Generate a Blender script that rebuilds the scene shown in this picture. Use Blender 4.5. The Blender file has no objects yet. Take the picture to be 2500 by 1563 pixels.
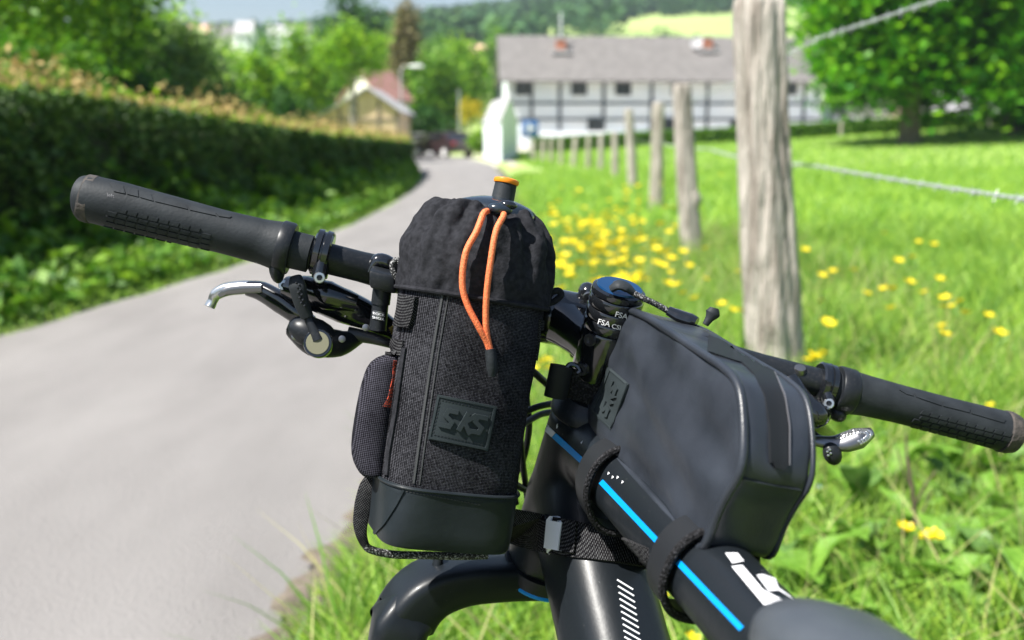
import bpy, math, random
import numpy as np
from mathutils import Vector, Matrix
from mathutils.bvhtree import BVHTree
random.seed(7); rng = np.random.default_rng(7)
rad = math.radians
scene = bpy.context.scene
col = scene.collection
# ------------------------------------------------------------ camera
FPX, CX, CY, HZ = 2430.0, 1250.0, 781.5, 330.0      # photograph pixels (2500 x 1563)
PITCH = math.atan((CY - HZ) / FPX)
C = Vector((0, 0, 1.15))
FW = Vector((0, math.cos(PITCH), -math.sin(PITCH))); RT = Vector((1, 0, 0)); UP = RT.cross(FW)
cd = bpy.data.cameras.new("camera"); cam = bpy.data.objects.new("camera", cd); col.objects.link(cam)
cam.location = C; cam.rotation_euler = (math.pi / 2 - PITCH, 0, 0)
cd.sensor_width = 36; cd.lens = 36 * FPX / 2500; cd.clip_start = 0.02; cd.clip_end = 6000
cd.dof.use_dof = True; cd.dof.focus_distance = 0.685; cd.dof.aperture_fstop = 6.0
scene.camera = cam
# ------------------------------------------------------------ sky, sun, exposure
SUN_AZ, SUN_EL = 60, 57                              # degrees left of straight behind the viewer
S = Vector((-math.sin(rad(SUN_AZ)) * math.cos(rad(SUN_EL)), -math.cos(rad(SUN_AZ)) * math.cos(rad(SUN_EL)), math.sin(rad(SUN_EL))))
w = bpy.data.worlds.new("World"); scene.world = w; w.use_nodes = True
nt = w.node_tree; bg = nt.nodes["Background"]
sky = nt.nodes.new("ShaderNodeTexSky"); sky.sky_type = 'NISHITA'; sky.sun_disc = False
sky.sun_elevation = rad(SUN_EL); sky.sun_rotation = math.atan2(S.x, S.y); sky.air_density = 1.15; sky.dust_density = 1.0; sky.altitude = 100
nt.links.new(sky.outputs[0], bg.inputs[0]); bg.inputs[1].default_value = 0.06
sl = bpy.data.lights.new("sun", 'SUN'); sl.energy = 5.0; sl.angle = rad(0.53); sl.color = (1.0, 0.965, 0.905)
so = bpy.data.objects.new("sun", sl); col.objects.link(so); so.rotation_euler = S.to_track_quat('Z', 'Y').to_euler(); so.location = S * 50
vs = scene.view_settings; vs.view_transform = 'Standard'; vs.look = 'None'; vs.gamma = 1; vs.exposure = 1.18; vs.use_curve_mapping = False
# ------------------------------------------------------------ pixel helpers (a pixel gives a direction, the distance is given)
def P(px, py, z): return C + z * (FW + RT * ((px - CX) / FPX) + UP * ((CY - py) / FPX))
def ray(px, py): return (P(px, py, 1.0) - C).normalized()
def G(px, py, z0=0.0):
    d = ray(px, py); t = (z0 - C.z) / d.z; return C + d * t
def PY(px, py, Y):                                   # the point on that pixel's ray at ground distance Y
    d = ray(px, py); return C + d * (Y / d.y)
def PL(px, py, o, n):                                # ray meets plane
    d = ray(px, py); return C + d * ((o - C).dot(n) / d.dot(n))
# ------------------------------------------------------------ materials
MATS = {}
def mat(name, c=(.5, .5, .5), rough=.6, metal=0, c2=None, scale=20, bump=0, bscale=None, spec=.5, coat=0, detail=4, trans=0, island=0, stretch=None, lo=.35, hi=.65, sheen=0):
    m = bpy.data.materials.new(name); m.use_nodes = True; n = m.node_tree.nodes; l = m.node_tree.links
    b = n["Principled BSDF"]; b.inputs["Roughness"].default_value = rough; b.inputs["Metallic"].default_value = metal
    b.inputs["Base Color"].default_value = (*c, 1); b.inputs["Specular IOR Level"].default_value = spec
    b.inputs["Coat Weight"].default_value = coat; b.inputs["Coat Roughness"].default_value = .08
    if sheen: b.inputs["Sheen Weight"].default_value = sheen; b.inputs["Sheen Roughness"].default_value = .4
    vec = None
    if c2 is not None or bump:
        tc = n.new("ShaderNodeTexCoord"); vec = tc.outputs["Object"]
        if stretch:
            mp = n.new("ShaderNodeMapping"); mp.inputs["Scale"].default_value = stretch; l.new(vec, mp.inputs[0]); vec = mp.outputs[0]
    colout = None
    if c2 is not None:
        t = n.new("ShaderNodeTexNoise"); t.inputs["Scale"].default_value = scale; t.inputs["Detail"].default_value = detail; l.new(vec, t.inputs["Vector"])
        r = n.new("ShaderNodeValToRGB"); r.color_ramp.elements[0].position = lo; r.color_ramp.elements[1].position = hi
        r.color_ramp.elements[0].color = (*c, 1); r.color_ramp.elements[1].color = (*c2, 1)
        l.new(t.outputs["Fac"], r.inputs[0]); colout = r.outputs[0]
    if island:
        ge = n.new("ShaderNodeNewGeometry"); hs = n.new("ShaderNodeHueSaturation")
        mr = n.new("ShaderNodeMapRange"); mr.inputs[3].default_value = 1 - island; mr.inputs[4].default_value = 1 + island
        l.new(ge.outputs["Random Per Island"], mr.inputs[0]); l.new(mr.outputs[0], hs.inputs["Value"])
        m2 = n.new("ShaderNodeMapRange"); m2.inputs[3].default_value = .5 + .035 * (island > .2); m2.inputs[4].default_value = .5 - .02
        l.new(ge.outputs["Random Per Island"], m2.inputs[0]); l.new(m2.outputs[0], hs.inputs["Hue"])
        if colout is not None: l.new(colout, hs.inputs["Color"])
        else: hs.inputs["Color"].default_value = (*c, 1)
        colout = hs.outputs[0]
    if colout is not None: l.new(colout, b.inputs["Base Color"])
    if bump:
        t2 = n.new("ShaderNodeTexNoise"); t2.inputs["Scale"].default_value = bscale or scale; t2.inputs["Detail"].default_value = detail; l.new(vec, t2.inputs["Vector"])
        bp = n.new("ShaderNodeBump"); bp.inputs["Strength"].default_value = bump; bp.inputs["Distance"].default_value = 1.0 / (bscale or scale)
        l.new(t2.outputs["Fac"], bp.inputs["Height"]); l.new(bp.outputs[0], b.inputs["Normal"])
    if trans:
        tr = n.new("ShaderNodeBsdfTranslucent"); mx = n.new("ShaderNodeMixShader"); mx.inputs[0].default_value = trans
        out = n["Material Output"]
        if colout is not None: l.new(colout, tr.inputs[0])
        else: tr.inputs[0].default_value = (*c, 1)
        l.new(b.outputs[0], mx.inputs[1]); l.new(tr.outputs[0], mx.inputs[2]); l.new(mx.outputs[0], out.inputs[0])
    MATS[name] = m; return m
def weave_mat(name, d1, d2, cell, dark, light, jitter=.5, rough=.9, spec=.04, bump=.4, diag=True, lo=.35, hi=.95):
    # plain weave: crossing yarns along two directions of the cloth, with uneven yarn brightness
    m = bpy.data.materials.new(name); m.use_nodes = True; n = m.node_tree.nodes; l = m.node_tree.links; b = n["Principled BSDF"]
    b.inputs["Roughness"].default_value = rough; b.inputs["Specular IOR Level"].default_value = spec; tc = n.new("ShaderNodeTexCoord"); d1, d2 = Vector(d1).normalized(), Vector(d2).normalized()
    if diag: d1, d2 = (d1 + d2).normalized(), (d1 - d2).normalized()
    sn = []
    for d in (d1, d2):
        dt = n.new("ShaderNodeVectorMath"); dt.operation = 'DOT_PRODUCT'; dt.inputs[1].default_value = d * (2 * math.pi / cell); l.new(tc.outputs["Object"], dt.inputs[0])
        si = n.new("ShaderNodeMath"); si.operation = 'SINE'; l.new(dt.outputs["Value"], si.inputs[0]); sn.append(si)
    mu = n.new("ShaderNodeMath"); mu.operation = 'MULTIPLY_ADD'; mu.inputs[2].default_value = .0; l.new(sn[0].outputs[0], mu.inputs[0]); l.new(sn[1].outputs[0], mu.inputs[1])
    ma = n.new("ShaderNodeMath"); ma.operation = 'MULTIPLY_ADD'; ma.inputs[1].default_value = .5; ma.inputs[2].default_value = .5; l.new(mu.outputs[0], ma.inputs[0])
    nz = n.new("ShaderNodeTexNoise"); nz.inputs["Scale"].default_value = .9 / cell; nz.inputs["Detail"].default_value = 1; l.new(tc.outputs["Object"], nz.inputs["Vector"])
    n2 = n.new("ShaderNodeTexNoise"); n2.inputs["Scale"].default_value = 45; n2.inputs["Detail"].default_value = 3; l.new(tc.outputs["Object"], n2.inputs["Vector"])
    j1 = n.new("ShaderNodeMath"); j1.operation = 'MULTIPLY_ADD'; j1.inputs[1].default_value = jitter * 2; j1.inputs[2].default_value = -jitter; l.new(nz.outputs["Fac"], j1.inputs[0])
    j2 = n.new("ShaderNodeMath"); j2.operation = 'MULTIPLY_ADD'; j2.inputs[1].default_value = .5; j2.inputs[2].default_value = -.25; l.new(n2.outputs["Fac"], j2.inputs[0])
    a1 = n.new("ShaderNodeMath"); a1.operation = 'ADD'; l.new(ma.outputs[0], a1.inputs[0]); l.new(j1.outputs[0], a1.inputs[1])
    a2 = n.new("ShaderNodeMath"); a2.operation = 'ADD'; l.new(a1.outputs[0], a2.inputs[0]); l.new(j2.outputs[0], a2.inputs[1])
    r = n.new("ShaderNodeValToRGB"); r.color_ramp.elements[0].position = lo; r.color_ramp.elements[1].position = hi; r.color_ramp.elements[0].color = (*dark, 1); r.color_ramp.elements[1].color = (*light, 1)
    l.new(a2.outputs[0], r.inputs[0]); l.new(r.outputs[0], b.inputs["Base Color"])
    bp = n.new("ShaderNodeBump"); bp.inputs["Strength"].default_value = bump; bp.inputs["Distance"].default_value = cell * .3; l.new(ma.outputs[0], bp.inputs["Height"]); l.new(bp.outputs[0], b.inputs["Normal"])
    MATS[name] = m; return m
def M(n): return MATS[n]
# ------------------------------------------------------------ object helpers
def tag(o, label=None, cat=None, group=None, kind=None):
    if label: o['label'] = label
    if cat: o['category'] = cat
    if group: o['group'] = group
    if kind: o['kind'] = kind
    return o
def link(o, parent=None):
    col.objects.link(o)
    if parent is not None:
        o.parent = parent; o.matrix_parent_inverse = WM[parent.name].inverted() if parent.name in WM else Matrix()
    return o
WM = {}
def empty(name, loc, label, cat, group=None, rz=0):
    o = bpy.data.objects.new(name, None); col.objects.link(o); o.location = loc; o.rotation_euler = (0, 0, rz); o.empty_display_size = .05
    WM[o.name] = Matrix.LocRotScale(Vector(loc), Matrix.Rotation(rz, 3, 'Z'), None)
    return tag(o, label, cat, group)
def mk(name, V, Fc, m, parent=None, smooth=True, ang=38, local=False):
    me = bpy.data.meshes.new(name); me.from_pydata([tuple(v) for v in V], [], [tuple(f) for f in Fc])
    if smooth:
        me.polygons.foreach_set("use_smooth", [True] * len(me.polygons)); me.set_sharp_from_angle(angle=rad(ang))
    me.materials.append(MATS[m] if isinstance(m, str) else m)
    o = bpy.data.objects.new(name, me); col.objects.link(o)
    if parent is not None:
        o.parent = parent
        if not local and parent.name in WM: o.matrix_parent_inverse = WM[parent.name].inverted()
    return o
def mkq(name, V, nq, m, parent=None, local=False, smooth=False):     # numpy quads: V (nq*4,3)
    me = bpy.data.meshes.new(name); V = np.ascontiguousarray(V, dtype=np.float32); nv = len(V)
    me.vertices.add(nv); me.vertices.foreach_set("co", V.ravel())
    me.loops.add(nv); me.loops.foreach_set("vertex_index", np.arange(nv, dtype=np.int32))
    me.polygons.add(nq); me.polygons.foreach_set("loop_start", np.arange(0, nv, 4, dtype=np.int32))
    me.update(); me.validate(); me.materials.append(MATS[m])
    o = bpy.data.objects.new(name, me); col.objects.link(o)
    if parent is not None:
        o.parent = parent
        if not local and parent.name in WM: o.matrix_parent_inverse = WM[parent.name].inverted()
    return o
def mki(name, V, Fq, m, parent=None, local=False, smooth=True):      # numpy indexed quads
    me = bpy.data.meshes.new(name); V = np.ascontiguousarray(V, dtype=np.float32); Fq = np.ascontiguousarray(Fq, dtype=np.int32)
    me.vertices.add(len(V)); me.vertices.foreach_set("co", V.ravel()); k = Fq.shape[1]
    me.loops.add(Fq.size); me.loops.foreach_set("vertex_index", Fq.ravel())
    me.polygons.add(len(Fq)); me.polygons.foreach_set("loop_start", np.arange(0, Fq.size, k, dtype=np.int32))
    if smooth: me.polygons.foreach_set("use_smooth", np.ones(len(Fq), dtype=bool))
    me.update(); me.validate(); me.materials.append(MATS[m])
    o = bpy.data.objects.new(name, me); col.objects.link(o)
    if parent is not None:
        o.parent = parent
        if not local and parent.name in WM: o.matrix_parent_inverse = WM[parent.name].inverted()
    return o
def copy_tree(root, loc, rz=0, sc=1.0, label=None, group=None):
    r = root.copy(); col.objects.link(r); r.location = loc; r.rotation_euler = (0, 0, rz); r.scale = (sc, sc, sc)
    if label: r['label'] = label
    if group: r['group'] = group
    for ch in list(root.children):
        c = ch.copy(); col.objects.link(c); c.parent = r
        for g in ch.children:
            d = g.copy(); col.objects.link(d); d.parent = c
    return r
# ------------------------------------------------------------ shapes: each returns (verts, faces)
def join(*parts):
    V = []; F = []
    for v, f in parts:
        o = len(V); V += list(v); F += [tuple(i + o for i in q) for q in f]
    return V, F
def loft(rings, caps=True, closed=False):
    n = len(rings[0]); V = [Vector(p) for r in rings for p in r]; F = []
    m = len(rings); rr = m if closed else m - 1
    for i in range(rr):
        a = i * n; b = ((i + 1) % m) * n
        for j in range(n): k = (j + 1) % n; F.append((a + j, a + k, b + k, b + j))
    if caps and not closed: F.append(tuple(range(n - 1, -1, -1))); F.append(tuple(range((m - 1) * n, m * n)))
    return V, F
def sup(t, e):
    c, s = math.cos(t), math.sin(t); return (math.copysign(abs(c) ** (2 / e), c), math.copysign(abs(s) ** (2 / e), s))
def sweep(path, radii, n=14, up=None, e=2.0, caps=True, closed=False):
    path = [Vector(p) for p in path]; m = len(path); rings = []; nrm = None
    for i in range(m):
        if closed: t = path[(i + 1) % m] - path[i - 1]
        else: t = path[min(i + 1, m - 1)] - path[max(i - 1, 0)]
        t.normalize()
        if up is not None: nrm = Vector(up)
        elif nrm is None: nrm = Vector((0, 0, 1)) if abs(t.z) < .9 else Vector((1, 0, 0))
        nrm = (nrm - t * nrm.dot(t)).normalized(); b = t.cross(nrm)
        r = radii[i] if isinstance(radii, (list, tuple)) and not (len(radii) == 2 and m != 2) else radii
        if not isinstance(r, (list, tuple)): r = (r, r)
        ring = []
        for j in range(n):
            x, y = sup(2 * math.pi * j / n, e); ring.append(path[i] + b * (x * r[0]) + nrm * (y * r[1]))
        rings.append(ring)
    return loft(rings, caps, closed)
def spline(pts, k=8):
    pts = [Vector(p) for p in pts]; out = []; q = [2 * pts[0] - pts[1]] + pts + [2 * pts[-1] - pts[-2]]
    for i in range(1, len(q) - 2):
        for s in range(k):
            t = s / k; a, b, c, d = q[i - 1], q[i], q[i + 1], q[i + 2]
            out.append(.5 * ((2 * b) + (c - a) * t + (2 * a - 5 * b + 4 * c - d) * t * t + (3 * b - a - 3 * c + d) * t ** 3))
    out.append(pts[-1]); return out
def lerpl(vals, m):
    x = np.linspace(0, len(vals) - 1, m); a = np.array(vals, float)
    if a.ndim == 1: return list(np.interp(x, range(len(vals)), a))
    return [tuple(np.interp(t, range(len(vals)), a[:, k]) for k in range(a.shape[1])) for t in x]
def rod(a, b, r, n=14, r2=None): return sweep([a, b], [r, r if r2 is None else r2], n)
def lathe(o, ax, prof, n=28, ref=None):            # prof: (distance along axis, radius)
    ax = Vector(ax).normalized(); ref = Vector(ref) if ref else (Vector((1, 0, 0)) if abs(ax.x) < .8 else Vector((0, 1, 0)))
    x = (ref - ax * ref.dot(ax)).normalized(); y = ax.cross(x)
    return loft([[o + ax * h + x * (r * math.cos(2 * math.pi * j / n)) + y * (r * math.sin(2 * math.pi * j / n)) for j in range(n)] for h, r in prof])
def box(c, x, y, z, bev=0):                        # half-vectors, optional bevel
    c, x, y, z = Vector(c), Vector(x), Vector(y), Vector(z)
    if not bev:
        V = [c + x * i + y * j + z * k for k in (-1, 1) for j in (-1, 1) for i in (-1, 1)]
        return V, [(0, 2, 3, 1), (4, 5, 7, 6), (0, 1, 5, 4), (2, 6, 7, 3), (0, 4, 6, 2), (1, 3, 7, 5)]
    lx, ly, lz = x.length, y.length, z.length; b = bev; xn, yn, zn = x / lx, y / ly, z / lz
    def ring(h, ins):
        ax, ay = lx - ins, ly - ins; cc = min(b, ax * .9, ay * .9); pts = []
        for sx, sy, s0 in ((1, 1, 0), (-1, 1, 1), (-1, -1, 2), (1, -1, 3)):
            for t in (0, .5, 1):
                a = (s0 + t) * math.pi / 2; pts.append(c + xn * (sx * (ax - cc) + cc * math.cos(a)) + yn * (sy * (ay - cc) + cc * math.sin(a)) + zn * h)
        return pts
    return loft([ring(-lz, b), ring(-lz + b * .3, b * .3), ring(-lz + b, 0), ring(lz - b, 0), ring(lz - b * .3, b * .3), ring(lz, b)])
def ball(c, x, y, z, n=16, m=9):
    c = Vector(c); rings = []
    for i in range(m):
        a = math.pi * (i + .02) / (m - 1 + .04) - math.pi / 2
        rings.append([c + Vector(x) * (math.cos(a) * math.cos(2 * math.pi * j / n)) + Vector(y) * (math.cos(a) * math.sin(2 * math.pi * j / n)) + Vector(z) * math.sin(a) for j in range(n)])
    return loft(rings)
def plate(outline, nrm, th):                       # extruded outline, bottom at the outline
    n = len(outline); nrm = Vector(nrm).normalized() * th; V = [Vector(p) for p in outline] + [Vector(p) + nrm for p in outline]
    F = [tuple(range(n - 1, -1, -1)), tuple(range(n, 2 * n))] + [(i, (i + 1) % n, (i + 1) % n + n, i + n) for i in range(n)]
    return V, F
# ------------------------------------------------------------ things laid onto a built surface
def bvh_of(*vf):
    V, F = join(*vf); return BVHTree.FromPolygons([tuple(v) for v in V], F)
def bvh_obj(o):
    dg = bpy.context.evaluated_depsgraph_get(); e = o.evaluated_get(dg); me = e.to_mesh()
    b = BVHTree.FromPolygons([tuple(o.matrix_world @ v.co) for v in me.vertices], [tuple(p.vertices) for p in me.polygons]); e.to_mesh_clear(); return b
def hit(b, px, py, off=0.0, zfb=.72):
    loc, n, i, d = b.ray_cast(C, ray(px, py))
    if loc is None:
        q = P(px, py, zfb); loc, n, i, d = b.find_nearest(q)
        if (C - loc).dot(n) < 0: n = -n
    elif (C - loc).dot(n) < 0: n = -n
    return loc + n * off, n
def band(b, A, B, nu, nv, th, off=0.0, zfb=.72):   # strip between two pixel polylines laid on a surface, with thickness
    A = lerpl(A, nu); B = lerpl(B, nu); top = []; bot = []
    for i in range(nu):
        for j in range(nv):
            t = j / (nv - 1); px = A[i][0] * (1 - t) + B[i][0] * t; py = A[i][1] * (1 - t) + B[i][1] * t
            q, n = hit(b, px, py, 0, zfb); top.append(q + n * (off + th)); bot.append(q + n * (off - .0012))
    N = nu * nv; V = top + bot; F = []
    for i in range(nu - 1):
        for j in range(nv - 1):
            a = i * nv + j; F.append((a, a + 1, a + nv + 1, a + nv)); F.append((N + a, N + a + nv, N + a + nv + 1, N + a + 1))
    bd = [j for j in range(nv)] + [i * nv + nv - 1 for i in range(1, nu)] + [(nu - 1) * nv + j for j in range(nv - 2, -1, -1)] + [i * nv for i in range(nu - 2, 0, -1)]
    for k in range(len(bd)):
        a, c = bd[k], bd[(k + 1) % len(bd)]; F.append((a, a + N, c + N, c))
    return V, F
def decal(b, tris, th=.0004, zfb=.72):             # flat print: pixel polygons laid on a surface
    V = []; F = []
    for poly in tris:
        o = len(V)
        for px, py in poly: V.append(hit(b, px, py, th, zfb)[0])
        F.append(tuple(range(o, o + len(poly))))
    return V, F
def text_decal(b, body, o, ex, ey, th=.0005, bold=0.0, zfb=.72):   # ex, ey: pixel vectors of one text unit right / up
    cu = bpy.data.curves.new("t", 'FONT'); cu.body = body; cu.offset = bold; cu.resolution_u = 3
    ob = bpy.data.objects.new("t", cu); col.objects.link(ob); bpy.context.view_layer.update()
    me = ob.evaluated_get(bpy.context.evaluated_depsgraph_get()).to_mesh()
    V = []; F = [tuple(p.vertices) for p in me.polygons]
    for v in me.vertices:
        V.append(hit(b, o[0] + ex[0] * v.co.x + ey[0] * v.co.y, o[1] + ex[1] * v.co.x + ey[1] * v.co.y, th, zfb)[0])
    bpy.data.objects.remove(ob); bpy.data.curves.remove(cu); return V, F
# ============================================================ THE SETTING
HAZE = .00035
mat("asphalt", (.175, .165, .159), .88, c2=(.238, .225, .217), scale=1.6, bump=.8, bscale=110, detail=12, lo=.25, hi=.72, stretch=(1.6, .55, 1))
mat("earth", (.07, .055, .042), .95, c2=(.17, .14, .11), scale=14, bump=.8, bscale=60, detail=8)
mat("soil", (.07, .10, .02), .95, c2=(.15, .22, .035), scale=1.6, bump=.4, bscale=25, detail=6)
mat("gravel", (.42, .38, .33), .9, c2=(.55, .50, .44), scale=2, bump=.3, bscale=60)
mat("leaf_bright", (.21, .38, .018), .55, trans=.42, island=.5)
mat("leaf_mid", (.115, .25, .014), .55, trans=.38, island=.5)
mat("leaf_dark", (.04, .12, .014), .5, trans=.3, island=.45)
mat("leaf_lime", (.11, .31, .005), .5, trans=.42, island=.5)
mat("leaf_grey", (.22, .33, .10), .6, trans=.3, island=.35)
mat("leaf_brown", (.21, .18, .08), .7, trans=.2, island=.3)
mat("leaf_hedge", (.06, .13, .018), .55, trans=.28, island=.45)
mat("hedge_tip", (.46, .34, .12), .7, trans=.3, island=.35)
mat("leaf_far", (.045, .125, .03), .8, trans=.15, island=.45)
mat("leaf_yellow", (.55, .50, .03), .6, trans=.3, island=.2)
mat("bark", (.13, .105, .08), .9, c2=(.22, .19, .15), scale=6, bump=.5, bscale=18)
mat("bark_pale", (.40, .37, .32), .85, c2=(.22, .19, .16), scale=4, bump=.3, bscale=14)
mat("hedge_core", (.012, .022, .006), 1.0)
mat("grass", (.275, .45, .055), .5, trans=.45, island=.45)
mat("grass_dry", (.42, .40, .16), .6, trans=.3, island=.3)
mat("plaster", (.74, .80, .86), .85, c2=(.82, .86, .89), scale=.8, bump=.1, bscale=8)
mat("timber", (.07, .085, .10), .8, c2=(.11, .13, .15), scale=3)
mat("roof_slate", (.135, .126, .120), .8, c2=(.175, .164, .157), scale=1.5, bump=.3, bscale=5)
mat("roof_grey", (.36, .35, .36), .75, c2=(.44, .43, .44), scale=1.5)
mat("roof_red", (.20, .10, .085), .8, c2=(.26, .14, .115), scale=3)
mat("roof_pink", (.62, .34, .25), .8, c2=(.70, .42, .32), scale=1)
mat("wall_tan", (.52, .38, .24), .9, c2=(.62, .47, .31), scale=2, bump=.3, bscale=10)
mat("wall_cream", (.78, .74, .66), .85)
mat("wall_rose", (.62, .44, .38), .85)
mat("pane", (.02, .025, .03), .12, spec=.6)
mat("brick", (.32, .12, .075), .9, c2=(.42, .18, .11), scale=8)
mat("lead", (.62, .64, .66), .6)
mat("car_red", (.032, .018, .02), .35, coat=.4)
mat("car_silver", (.50, .47, .47), .4, metal=.2, coat=.3)
mat("tyre_far", (.03, .03, .03), .8)
mat("chrome_far", (.75, .75, .75), .35)
mat("tail_lamp", (.45, .02, .02), .3)
mat("sign_blue", (.05, .13, .32), .5)
mat("sign_white", (.8, .8, .8), .5)
mat("lamp_metal", (.45, .46, .46), .5, metal=.3)
mat("post_wood", (.53, .48, .42), .9, c2=(.24, .20, .165), scale=9, bump=.9, bscale=14, detail=9, stretch=(3.2, 3.2, .32), lo=.42, hi=.72)
mat("post_top", (.50, .47, .42), .9, c2=(.34, .30, .26), scale=30, bump=.5, bscale=40)
mat("wire", (.62, .64, .65), .45, metal=.55)
def sm(a, b, x):
    t = np.clip((np.asarray(x, float) - a) / (b - a), 0, 1); return t * t * (3 - 2 * t)
RY = [-40, 1.78, 2.93, 6, 15, 20.4, 30.2, 41, 52, 62, 80]; RX = [-.95, -.61, -.48, -.28, .11, 0, -.31, -.84, -2.2, -5, -12]
LY = [-40, 5.75, 8.8, 10.3, 13.2, 17.3, 22, 27.3, 33.8, 44.3, 54.3, 64, 80]; LX = [-3.9, -3.01, -2.52, -2.34, -2.12, -2.06, -2.16, -2.45, -3.1, -4.41, -5.85, -9, -16]
def xr(y): return np.interp(y, RY, RX)
def xl(y): return np.interp(y, LY, LX)
def HT(x, y):
    x = np.asarray(x, float); y = np.asarray(y, float); dR = x - xr(y); dL = xl(y) - x; near = 1 - sm(60, 80, y)
    z = near * (.05 * sm(0, .35, dR) + .06 * sm(.5, 2.5, dR) + .06 * sm(0, .5, dL) + .22 * sm(.6, 1.6, dL)) + (1 - near) * .3
    inroad = (dR < .02) & (dL < .02) & (y < 75); z = np.where(inroad, z - .035, z)
    z = z + sm(14, 62, y) * (sm(4, 40, x) * 1.55 + .33 * sm(1.5, 9, x)) * (1 - sm(100, 260, y))
    y = np.minimum(y, 830); k = .84 + .30 * sm(-200, 100, x)
    z = z + .131 * k * np.where(y > 120, y - 107.5, np.where(y > 95, (y - 95) ** 2 / 50, 0)) 
    return z
def hz(x, y): return float(HT(x, y))
xs = np.unique(np.concatenate([np.linspace(-6, 8, 141), np.linspace(8, 50, 43), np.linspace(-50, -6, 45), np.linspace(50, 1100, 30), np.linspace(-1100, -50, 30)]))
ys = np.unique(np.concatenate([np.linspace(-6, 14, 121), np.linspace(14, 60, 93), np.linspace(60, 140, 54), np.linspace(140, 900, 60), np.linspace(900, 1700, 8), np.linspace(-60, -6, 19)]))
X, Y = np.meshgrid(xs, ys); Z = HT(X, Y) + np.where(Y < 60, .012 * np.sin(X * 5.1) * np.cos(Y * 4.3 + X), 0) * (X > xr(Y) + .15)
nx, ny = len(xs), len(ys); ii = np.arange(nx * ny).reshape(ny, nx)
F4 = np.stack([ii[:-1, :-1], ii[:-1, 1:], ii[1:, 1:], ii[1:, :-1]], -1).reshape(-1, 4)
mat("meadow", (.25, .36, .085), .9, c2=(.37, .45, .15), scale=.012, detail=7, lo=.3, hi=.7)
g = mki("ground", np.stack([X, Y, Z], -1).reshape(-1, 3), F4, "soil"); tag(g, "green verge, pasture and hillside ground", None, None, "structure")
g.data.materials.append(M("meadow")); mi = (Y[:-1, :-1] > 11).astype(np.int32).ravel(); g.data.polygons.foreach_set("material_index", mi)
# road sheet with a slight camber and a ragged right edge
ry = np.concatenate([np.arange(-30, 12, .12), np.arange(12, 70, .6)]); R = []; nc = 9
for y in ry:
    a = xl(y) - .05 + .03 * math.sin(y * 5.3) ; b = xr(y) + .03 + .025 * math.sin(y * 7.1) + .02 * math.sin(y * 17.7)
    for j in range(nc):
        t = j / (nc - 1); R.append((a + (b - a) * t, y, .006 + .02 * (1 - (2 * t - 1) ** 2) - (.03 if j in (0, nc - 1) else 0)))
ii = np.arange(len(R)).reshape(len(ry), nc)
o = mki("road", np.array(R), np.stack([ii[:-1, :-1], ii[:-1, 1:], ii[1:, 1:], ii[1:, :-1]], -1).reshape(-1, 4), "asphalt"); tag(o, "narrow grey asphalt lane curving away between hedge and fence", None, None, "structure")
# bare crumbly earth between the asphalt edge and the grass
ey_ = np.concatenate([np.arange(-3, 8, .05), np.arange(8, 36, .4)]); R = []
for y in ey_:
    a = xr(y) - .01 + .02 * math.sin(y * 7.1) + .025 * math.sin(y * 23.7) + .02 * math.sin(y * 41); wd = .13 + .05 * math.sin(y * 3.1) + .03 * math.sin(y * 11)
    for t, dz in ((0, .004), (.15, .016), (.4, .024), (.75, .03), (1, -.02)): x = a + wd * t; R.append((x, y, hz(max(x, xr(y) + .05), y) * .7 + .012 + dz * (.8 + .5 * math.sin(y * 37 + t * 9))))
ii = np.arange(len(R)).reshape(len(ey_), 5); o = mki("verge_edge", np.array(R), np.stack([ii[:-1, :-1], ii[:-1, 1:], ii[1:, 1:], ii[1:, :-1]], -1).reshape(-1, 4), "earth"); tag(o, "strip of bare dark earth along the asphalt edge", None, None, "structure")
# pale apron beside the lane
ap = [(xr(y) + .02, y) for y in np.linspace(36, 60, 14)] + [(xr(y) + (.9 if y < 44 else 1.6), y) for y in np.linspace(60, 37, 12)]
V = [(x, y, hz(x, y) + .012) for x, y in ap]; o = mk("pavement", V + [(x, y, z - .12) for x, y, z in V], [tuple(range(len(V)))] + [(i, (i + 1) % len(V), (i + 1) % len(V) + len(V), i + len(V)) for i in range(len(V))], "gravel", smooth=False)
tag(o, "pale gravel apron beside the lane", None, None, "structure")
yd = [(-1.5, 63), (30, 63), (30, 83), (-1.5, 79)]; yv = []  # pale sheet added so neutral light, not green, bounces onto the house wall
for i in range(13):
    for j in range(5): x = -1.5 + 31.5 * i / 12; y = 63 + 15 * j / 4 + (4.2 * i / 12 if j == 4 else 0); yv.append((x, y, max(hz(x, y), 0) + .02))
o = mk("bounce_sheet", yv, [(i * 5 + j, i * 5 + 5 + j, i * 5 + 6 + j, i * 5 + 1 + j) for i in range(12) for j in range(4)], "gravel", smooth=False); tag(o, "pale gravel sheet added to bounce neutral light onto the farmhouse wall", None, None, "structure")
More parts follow.
